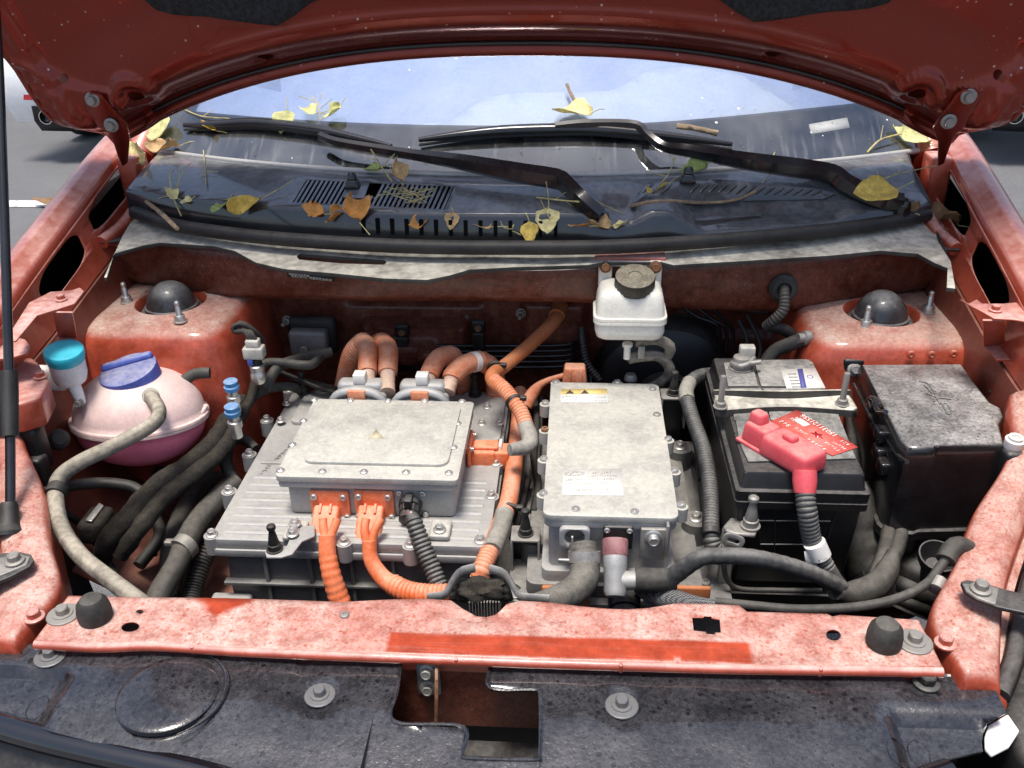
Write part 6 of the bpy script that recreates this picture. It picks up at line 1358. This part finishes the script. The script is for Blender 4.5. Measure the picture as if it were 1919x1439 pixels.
# ------------------------------------------------------------------ hoses and conduits, right of centre
eb = thing('elbow_hose', 'tan ribbed rubber elbow hose below the converter front', 'hose', Y(1090, 1130, .12))
tube('hose', [Y(1092, 1020, .215), Y(1096, 1060, .19), Y(1093, 1085, .17), Y(1075, 1107, .15), Y(1040, 1125, .12), Y(1000, 1140, .09)], [.020, .0215, .0215, .0205, .019, .018], 'hose_grey', eb, seg=18, ridge=(.007, .012))
lathe('clamp', [(.0215, -.008), (.0235, -.008), (.0235, .008), (.0215, .008)], Y(1095, 1043, .20), (.02, -.55, -.8), 'zinc_dull', eb, seg=24); rbox('clamp_ear', Y(1070, 1030, .19), Y(1070, 1030, .19) + Vector((.003, .004, .022)), 'zinc', eb, bevel=.001); rbox('clamp_ear', Y(1046, 1056, .19), Y(1046, 1056, .19) + Vector((.022, .004, .007)), 'zinc', eb, bevel=.001)
sv_ = e0 + Vector((.034, 0, .002))
tl = thing('taped_cable', 'long taped grey cable arching from the bent plug past the battery', 'cable', sv_)
tube('rubber_sleeve', [sv_ + Vector((-.006, 0, 0)), sv_ + Vector((.02, 0, .001)), sv_ + Vector((.05, .002, .003))], [.0178, .0172, .0145], 'rubber_dust', tl, seg=18)
tube('cable', [sv_ + Vector((.040, 0, .003)), Y(1310, 1047, .165), Y(1350, 1042, .17), Y(1400, 1043, .17), Y(1450, 1052, .175), Y(1500, 1066, .18), Y(1540, 1082, .185), Y(1575, 1100, .188), Y(1584, 1112, .19)], [.013, .0115, .0115, .0112, .0112, .0112, .0112, .0112, .010], 'loom', tl, seg=16, ridge=(.016, .025))
bs_ = thing('braided_sleeve', 'black braided sleeve bending under the grey rubber plug', 'sleeve', Y(1240, 1130, .14))
tube('braid', [Y(1205, 1092, .205), Y(1225, 1108, .19), Y(1255, 1122, .165), Y(1300, 1132, .13), Y(1370, 1137, .10)], [.019, .019, .017, .012, .006], 'braid', bs_, seg=18)
rc_ = thing('release_cable', 'slim grey release cable curving along the back of the crossmember', 'cable', Z(1500, 1140, .87))
tube('cable', [Z(1340, 1128, .86), Z(1420, 1136, .862), Z(1500, 1142, .866), Z(1600, 1138, .868), Z(1680, 1122, .87), Z(1735, 1095, .875), Z(1760, 1065, .885), Z(1775, 1045, .895)], .0062, 'rubber_dust', rc_, seg=12)
tube('end_sleeve', [Z(1772, 1050, .893), Z(1782, 1030, .90), Z(1796, 1022, .90), Z(1815, 1030, .89)], .0125, 'rubber_dust', rc_, seg=14); lathe('cable_clip', [(.008, -.009), (.011, -.008), (.011, .008), (.008, .009)], Z(1757, 1096, .873), (.5, .7, .3), 'zinc_dull', rc_, seg=12)
fn = thing('washer_funnel', 'grey plastic funnel cup under the sleeve end of the release cable', 'funnel', Z(1750, 1080, .76))
lathe('funnel', [(.010, -.05), (.016, -.02), (.026, .0), (.027, .012), (.025, .012), (.012, -.01)], Z(1755, 1050, .82), (0, -.3, 1), 'plastic', fn, seg=24)
cv = thing('corrugated_conduit', 'grey corrugated conduit running down between converter and battery', 'cable', Z(1320, 980, .80))
tube('conduit', [Z(1345, 700, .88), Z(1310, 705, .89), Z(1290, 722, .89), Z(1287, 745, .885), Z(1300, 790, .875), Z(1318, 840, .865), Z(1328, 890, .855), Z(1332, 940, .845), Z(1332, 990, .835), Z(1335, 1020, .82), Z(1350, 1040, .80)], .0120, LOOM, cv, ridge=(.0058, .07), seg=16)
lathe('conduit_tie', [(.013, -.006), (.0138, -.005), (.0138, .005), (.013, .006)], Z(1331, 998, .835), (0, -.8, -.3), 'plastic', cv, seg=16); tube('tape_wrap', [Z(1292, 716, .892), Z(1286, 732, .89), Z(1288, 750, .886)], .0132, 'tape', cv, seg=12)
# cable ties on the orange cables
for a, b, z_, d, lab in ((930, 690, .90, (.2, -.9, -.2), 'looping orange cable'), (967, 745, .875, (.5, -.8, -.3), 'tapering orange cable'), (955, 957, .80, (-.2, -.95, -.1), 'forward orange cable')):
    c = Z(a, b, z_) if b > 900 else (Y(927, 690, .625) if b == 690 else Y(963, 752, .535))
    tt = thing('cable_tie', 'black plastic tie round the ' + lab, 'cable tie', c, 'black ties on the orange cables'); lathe('band', [(.0138, -.003), (.0152, -.003), (.0152, .003), (.0138, .003)], c, d, 'plastic', tt, seg=20); rbox('tie_head', c + Vector((.010, -.008, .004)), c + Vector((.022, .002, .012)), 'plastic', tt, bevel=.002)
# ------------------------------------------------------------------ other cars behind
def far_car(label, loc, rotz, paint, tail):
    t = thing('parked_car', label, 'car', loc)
    t.rotation_euler[2] = rotz
    def ad(o):
        o.matrix_parent_inverse = Matrix.Identity(4); return o
    prof = [(-.10, .28), (-.16, .40), (-.17, .62), (-.12, .72), (-.06, .92), (.10, 1.30), (.45, 1.50), (1.6, 1.55), (2.4, 1.45), (3.1, 1.0), (4.1, .85), (4.25, .6), (4.2, .3)]
    rows = []
    for x_, k_ in ((-.88, .82), (-.86, .93), (-.80, .99), (-.5, 1.0), (0, 1.0), (.5, 1.0), (.80, .99), (.86, .93), (.88, .82)):
        rows.append([Vector((x_, y_*1.0 + (1-k_)*.35, .25 + (z_-.25)*(k_ if z_ > .8 else 1))) for y_, z_ in prof])
    ad(loft('body', rows, paint, t, smooth=60)); 
    bmr = [[Vector((x_, -.13+.05*abs(x_)**3, z_)) for x_ in [-.80+.1*i for i in range(17)]] for z_ in (.22, .30, .42)]
    ad(loft('lower_valance', [[Vector((x_, dy + .10*abs(x_)**3, z_)) for x_ in [-.66+.0825*i for i in range(17)]] for dy, z_ in ((.05, .20), (-.14, .22), (-.20, .30), (-.195, .40))], 'plastic', t, smooth=60))
    ad(loft('reflector_strip', [[Vector((x_, -.195 + .10*abs(x_)**3, z_)) for x_ in [-.84+.07*i for i in range(25)]] for z_ in (.44, .475)], tail, t, smooth=60))
    for s_ in (-1, 1):
        ad(lathe('exhaust_tip', [(.042, 0), (.048, .005), (.048, .10), (.042, .10), (.040, .02)], (s_*.56, -.10, .33), (0, -1, 0), 'chrome', t, seg=24)); ad(lathe('exhaust_bore', [(.040, .0), (.040, .06)], (s_*.56, -.12, .33), (0, -1, 0), 'black_void', t, seg=20))
        ad(lathe('tyre', [(.30, -.10), (.33, -.08), (.33, .08), (.30, .10), (.2, .10)], (s_*.74, .75, .33), (s_, 0, 0), 'rubber', t, seg=32)); ad(rbox('tail_lamp', (s_*.70-.12, -.10, .78), (s_*.70+.12, .05, .95), 'lamp_red', t, bevel=.03))
        ad(lathe('tyre', [(.30, -.10), (.33, -.08), (.33, .08), (.30, .10), (.2, .10)], (s_*.74, 3.4, .33), (s_, 0, 0), 'rubber', t, seg=32))
    return t
ex = Z(85, 220, .33)
far_car('white parked car with chrome exhaust tip behind the bonnet edge', (ex.x+.56, ex.y+.2, 0), R(0), 'white_paint', 'lamp_red')
dk_ = Z(1860, 255, .22)
far_car('dark grey parked car standing behind the red car', (dk_.x+.72, dk_.y+.2, 0), R(-6), 'grey_paint', 'plastic')
# ------------------------------------------------------------------ leaves and twigs
def leaf(label, p, size, m_, yaw, pitch=0, roll=0, curl=.3, asp=1.0, stem=.6, seed=0, tear=0, name='fallen_leaf', group='fallen leaves'):
    rng = random.Random(seed); n = 18; vs_ = []; fs = []
    size *= 1.12; curl *= 1.9; pitch = max(.35, pitch); mt = Matrix.Translation(p + Vector((0, 0, size*.18*math.sin(pitch)))) @ Matrix.Rotation(pitch, 4, 'X') @ Matrix.Rotation(yaw, 4, 'Z') @ Matrix.Rotation(roll, 4, 'Y')
    rows = 10
    def wid(t):       # poplar leaf: broad rounded base, drawn-out tip
        return (math.sin(min(1, t*2.2)*math.pi/2)**.8)*(1-t)**.62*(1.02 + .06*math.sin(t*40)) + .0
    for i in range(rows+1):
        t = i/rows; w = wid(t)*.62*asp + .003
        for j in range(9):
            u = (j-4)/4; x_ = u*w; y_ = t
            if abs(u) == 1 and tear: x_ *= 1 - tear*1.3*rng.random()
            z_ = curl*(.55*(x_/.62)**2 + .35*(t-.4)**2) + .06*noise.noise(Vector((x_*3+seed, y_*3, seed*1.7))) - .02*(1 if j == 4 else 0) + .10*curl*math.sin(t*5+seed)*u
            vs_.append(mt @ (Vector((x_, y_-.4, z_))*size))
    for i in range(rows):
        for j in range(8):
            a = i*9+j; fs.append((a, a+1, a+10, a+9))
    t_ = thing(name, label, 'leaf', p, group)
    mesh('blade', vs_, fs, m_, t_, smooth=180, solid=.0005, off=0)
    if stem: tube('stalk', [mt @ (Vector((0, -.4, 0))*size), mt @ (Vector((.05, -.4-stem*.5, .06))*size), mt @ (Vector((.16, -.4-stem, .02))*size)], .0009, 'stem', t_, seg=5, step=.006)
    return t_
def cw(a, b, h=.004):
    return S(a, b, lambda x, y: (1.128 if y < yf(x)-.004 else (cz(x, y) if y < yb(x) else wbase(x).z + (y - yb(x))*.61)) + h, 1.17)
L = [
 ('large pale green leaf wedged by the bonnet hinge', (300, 242), .062, 'leaf_pale', 2.8, .9, .2, .25, 1.15, .5),
 ('crumpled tan leaf below the large pale green leaf', (312, 282), .058, 'leaf_tan', 1.9, .3, .3, .9, .8, .6),
 ('curled cream leaf hanging over the cowl corner by the hinge', (262, 300), .055, 'leaf_cream', .6, .8, -.3, .8, .9, .3),
 ('yellow-green leaf draped over the wiper blade', (536, 232), .048, 'leaf_pale', 3.0, .9, .2, .4, 1.0, .5),
 ('small pale green leaf on the windscreen above a wiper', (580, 212), .036, 'leaf_pale', 1.2, .5, .2, .5, .9, .5),
 ('folded pale leaf standing on the windscreen', (628, 215), .040, 'leaf_pale', 2.4, .9, .5, .8, .8, .4),
 ('green leaf with pointed tip lying on the cowl edge', (418, 386), .042, 'leaf_green', 2.6, .3, .2, .35, .8, .3),
 ('curled bright yellow leaf with long stalk on the cowl edge', (465, 388), .058, 'leaf_yellow', 2.2, .4, -.4, 1.2, .62, 1.1),
 ('torn orange leaf standing in the seal gutter', (592, 402), .040, 'leaf_orange', 1.2, 1.0, .2, .5, .9, .3),
 ('orange crumpled leaf lying in the gutter below the vent grille', (668, 405), .052, 'leaf_orange', .4, .5, .2, .9, 1.0, .6),
 ('tan leaf stuck upright in a drain slit', (848, 416), .030, 'leaf_tan', 3.0, 1.1, .1, .3, .9, .2),
 ('thin dry leaf strip lying flat in the gutter', (905, 426), .036, 'leaf_tan', 1.4, .1, .1, .4, .5, .9),
 ('tan triangular leaf with upright stalk in the gutter', (1027, 417), .046, 'leaf_cream', 3.1, .8, .1, .4, 1.0, 1.0),
 ('yellow leaf hanging down over the rubber seal', (992, 438), .036, 'leaf_yellow', 3.2, 1.0, 0, .3, .9, .4),
 ('orange leaf lying beside the wiper pivot', (1085, 424), .040, 'leaf_orange', 1.3, .4, .2, .6, .7, .6),
 ('dry brown leaf standing on the vent grille', (748, 332), .042, 'leaf_tan', .3, .8, .4, 1.1, .7, .5),
 ('small light green leaf by the vent grille', (700, 318), .028, 'leaf_green', 1.8, .4, .2, .4, .9, .8),
 ('large cream leaf lying on the glass above the long wiper blade', (1080, 217), .070, 'leaf_cream', 1.6, .4, .2, .5, .9, .3),
 ('green leaf behind the washer nozzle of the ribbed cover', (1305, 322), .048, 'leaf_green', 2.0, .7, .2, .6, .9, .5),
 ('narrow yellow leaf at the edge of the ribbed cover', (1236, 356), .042, 'leaf_yellow', 2.2, .4, .3, .7, .5, .7),
 ('big yellow leaf lying over the wiper pivot cap', (1648, 366), .074, 'leaf_yellow', 1.75, .5, .1, .25, .95, .4),
 ('torn pale green leaf with a trailing stalk by a bonnet hinge', (1712, 266), .072, 'leaf_pale', 1.1, .6, .2, .5, .85, .8),
 ('brown shrivelled leaf beside the pivot cap under the yellow leaf', (1706, 394), .030, 'leaf_brown', .4, .4, .2, 1.2, .9, .2),
 ('small dry leaf scrap caught on the forked dry stalk', (325, 368), .030, 'leaf_cream', .9, .8, .3, .6, .8, .9),
 ('tiny cream leaf scrap beside the cowl wall stalks', (352, 379), .020, 'leaf_cream', 2.0, .8, .2, .5, .9, .3),
 ('small pale leaf scrap beside the wiper pivot', (1163, 424), .022, 'leaf_cream', 2.2, .5, .3, .7, .9, .3),
 ('curled brown leaf lying by a red bolt on the wing shelf', (1772, 418), .050, 'leaf_brown', 1.0, .3, .3, 1.4, .7, .8),
 ('small torn orange leaf in the gutter beside the upright tan leaf', (790, 424), .034, 'leaf_orange', 2.0, .7, .3, .9, .8, .4),
 ('pale crumpled leaf in the gutter beside the hanging yellow leaf', (950, 428), .030, 'leaf_cream', .8, .6, .4, 1.0, .7, .5),
 ('curled tan leaf in the gutter under the first wiper pivot', (1128, 428), .034, 'leaf_tan', 1.6, .5, .3, 1.2, .7, .6),
 ('dark orange leaf folded in the gutter beside the torn orange leaf', (632, 410), .036, 'leaf_orange', 2.6, .8, .4, 1.3, .7, .4),
 ('yellow leaf piece caught under the wiper blade near the glass corner', (395, 244), .034, 'leaf_yellow', 1.1, .6, .2, .8, .7, .6),
]
for i, (lab, (a, b), sz, m_, yw, pi_, ro_, cu_, as_, st_) in enumerate(L):
    p = cw(a, b, .006 if a != 1648 else .030) if a < 1750 else Z(a, b, 1.10)
    leaf(lab, p, sz, m_, yw, pi_, ro_, cu_, as_, st_, seed=i+3, tear=.35 if i in (1, 2, 8, 21, 22, 26) else .06)
leaf('single brown leaf lying on the white parking line', Z(85, 379, .03), .13, 'leaf_brown', 1.4, .1, 0, .4, .5, .3, seed=77)
def stick(name, label, pts, r, m_='twig', subs=(), h=.006, group='twigs and stalks on the cowl'):
    P_ = [cw(a, b, h + (c_[0] if c_ else 0)) for a, b, *c_ in pts]; t = thing(name, label, 'twig', P_[0], group)
    tube('twig', P_, r, m_, t, seg=7, step=.006, wob=.18)
    for sp_ in subs: tube('side_stalk', [cw(a, b, h + (c_[0] if c_ else 0)) for a, b, *c_ in sp_], .0008, 'stem', t, seg=5, step=.008)
    return t
stick('fallen_twig', 'short thick grey stick lying across the rubber seal', [(275, 378, .012), (300, 398, .010), (332, 428, .012)], .0042)
stick('dry_stalk', 'forked dry stalk standing at the end of the cowl by the thick stick', [(340, 405), (325, 370), (318, 330, .02), (325, 318, .03)], .0014, 'stem', [[(325, 360), (345, 320, .03), (358, 306, .03)], [(322, 350), (300, 380)], [(324, 365), (296, 372)], [(326, 362), (335, 340, .02), (336, 308, .03)]])
stick('dry_stalk', 'thin straight stalk lying on the plain side of the cowl', [(381, 282), (384, 310), (386, 346)], .0011, 'stem', [[(384, 320), (408, 322)], [(385, 326), (375, 332)], [(385, 318), (372, 324)]])
stick('dry_stalk', 'weedy stalk with small buds rising beside the vent grille', [(735, 340), (720, 320, .01), (708, 300, .02), (694, 278, .03)], .0012, 'stem', [[(716, 312, .01), (740, 288, .03)], [(720, 320, .01), (690, 322)], [(708, 300, .02), (690, 296, .02)], [(728, 330), (735, 305, .02)]])
stick('dry_stalk', 'tangle of dry stalks on the vent grille', [(745, 380), (760, 362, .01), (778, 352, .01), (792, 366, .008), (775, 382)], .0010, 'twig', [[(700+9*i, 372-(i*7) % 23), (750+6*i, 352+(i*11) % 24, .012), (800-4*i, 380-(i*13) % 26)] for i in range(12)])
stick('fallen_twig', 'small grey twig standing on the glass above the cream leaf', [(1085, 200), (1072, 180, .004), (1062, 158, .006)], .0032)
stick('fallen_twig', 'bark strip lying on the far end of the long wiper blade', [(1268, 236, .01), (1300, 240, .012), (1345, 250, .012)], .0055)
stick('fallen_twig', 'curved thin stick lying across the ribbed cover', [(1180, 386, .008), (1240, 376, .014), (1320, 380, .014), (1380, 374, .014), (1416, 358, .014)], .0030)
stick('fallen_twig', 'thin twig with buds leaning on the wiper arm near its pivot', [(1005, 370), (1050, 375, .004), (1085, 378, .02)], .0016, 'stem', [[(1012, 372), (1025, 400), (1040, 430)], [(1040, 374), (1075, 358, .02), (1140, 388, .02), (1170, 400)], [(1060, 376), (1120, 430)]])
stick('dry_stalk', 'flowering stalk standing between the two wiper blades and the glass', [(600, 225), (598, 205, .008), (585, 180, .012)], .0013, 'stem', [[(598, 205, .008), (622, 185, .014)], [(590, 190, .01), (560, 180, .012)], [(600, 212), (640, 200, .01)], [(596, 198, .01), (604, 172, .014)]])
stick('dry_stalk', 'pale stalk lying on the glass beside the large pale green leaf', [(345, 205), (380, 218), (430, 222)], .0012, 'stem', [[(380, 218), (400, 205)]])
stick('dry_stalk', 'dry stalk lying on the cowl between the wiper arm and ribbed cover', [(1420, 352), (1440, 330), (1455, 320)], .0010, 'stem')
stick('dry_stalk', 'thin stalk trailing from the torn pale green leaf', [(1625, 285), (1650, 262, .01), (1690, 250, .012)], .0018, 'stem', [[(1650, 262, .01), (1655, 235, .02)], [(1690, 250, .012), (1698, 210, .03)]])
stick('dry_stalk', 'long fine stalk crossing over the big yellow leaf', [(1590, 350), (1650, 335, .02), (1700, 322, .02), (1755, 310, .02)], .0010, 'stem', [[(1660, 335, .02), (1690, 318, .03)], [(1650, 335, .02), (1640, 318, .03)]])
stick('dry_stalk', 'dry flower head and stem behind the narrow yellow leaf', [(1215, 366), (1250, 330, .01), (1265, 295, .02)], .0012, 'stem', [[(1250, 330, .01), (1210, 322, .01)], [(1255, 320, .01), (1285, 318, .01)], [(1262, 300, .02), (1255, 290, .02)]])
stick('dry_stalk', 'short straw lying above the fine stalk by the long wiper arm', [(1445, 300), (1452, 285, .006)], .0010, 'stem')
# small litter crumbs on the cowl and glass: too many to count
vs_ = []; fs = []
rng = random.Random(5)
for i in range(420):
    a, b = rng.uniform(300, 1700), rng.uniform(200, 395); p = cw(a, b, .001); s_ = rng.uniform(.0008, .0026)
    k_ = len(vs_); q = [Vector((rng.uniform(-1, 1), rng.uniform(-1, 1), rng.uniform(-.2, .6)))*s_ for _ in range(4)]
    vs_ += [p + v for v in q]; fs += [(k_, k_+1, k_+2), (k_, k_+2, k_+3), (k_, k_+3, k_+1), (k_+1, k_+3, k_+2)]
tag(mesh('leaf_litter', vs_, fs, 'leaf_brown', smooth=0), 'tiny crumbs of dry leaf scattered over cowl and windscreen', 'litter', kind='stuff')
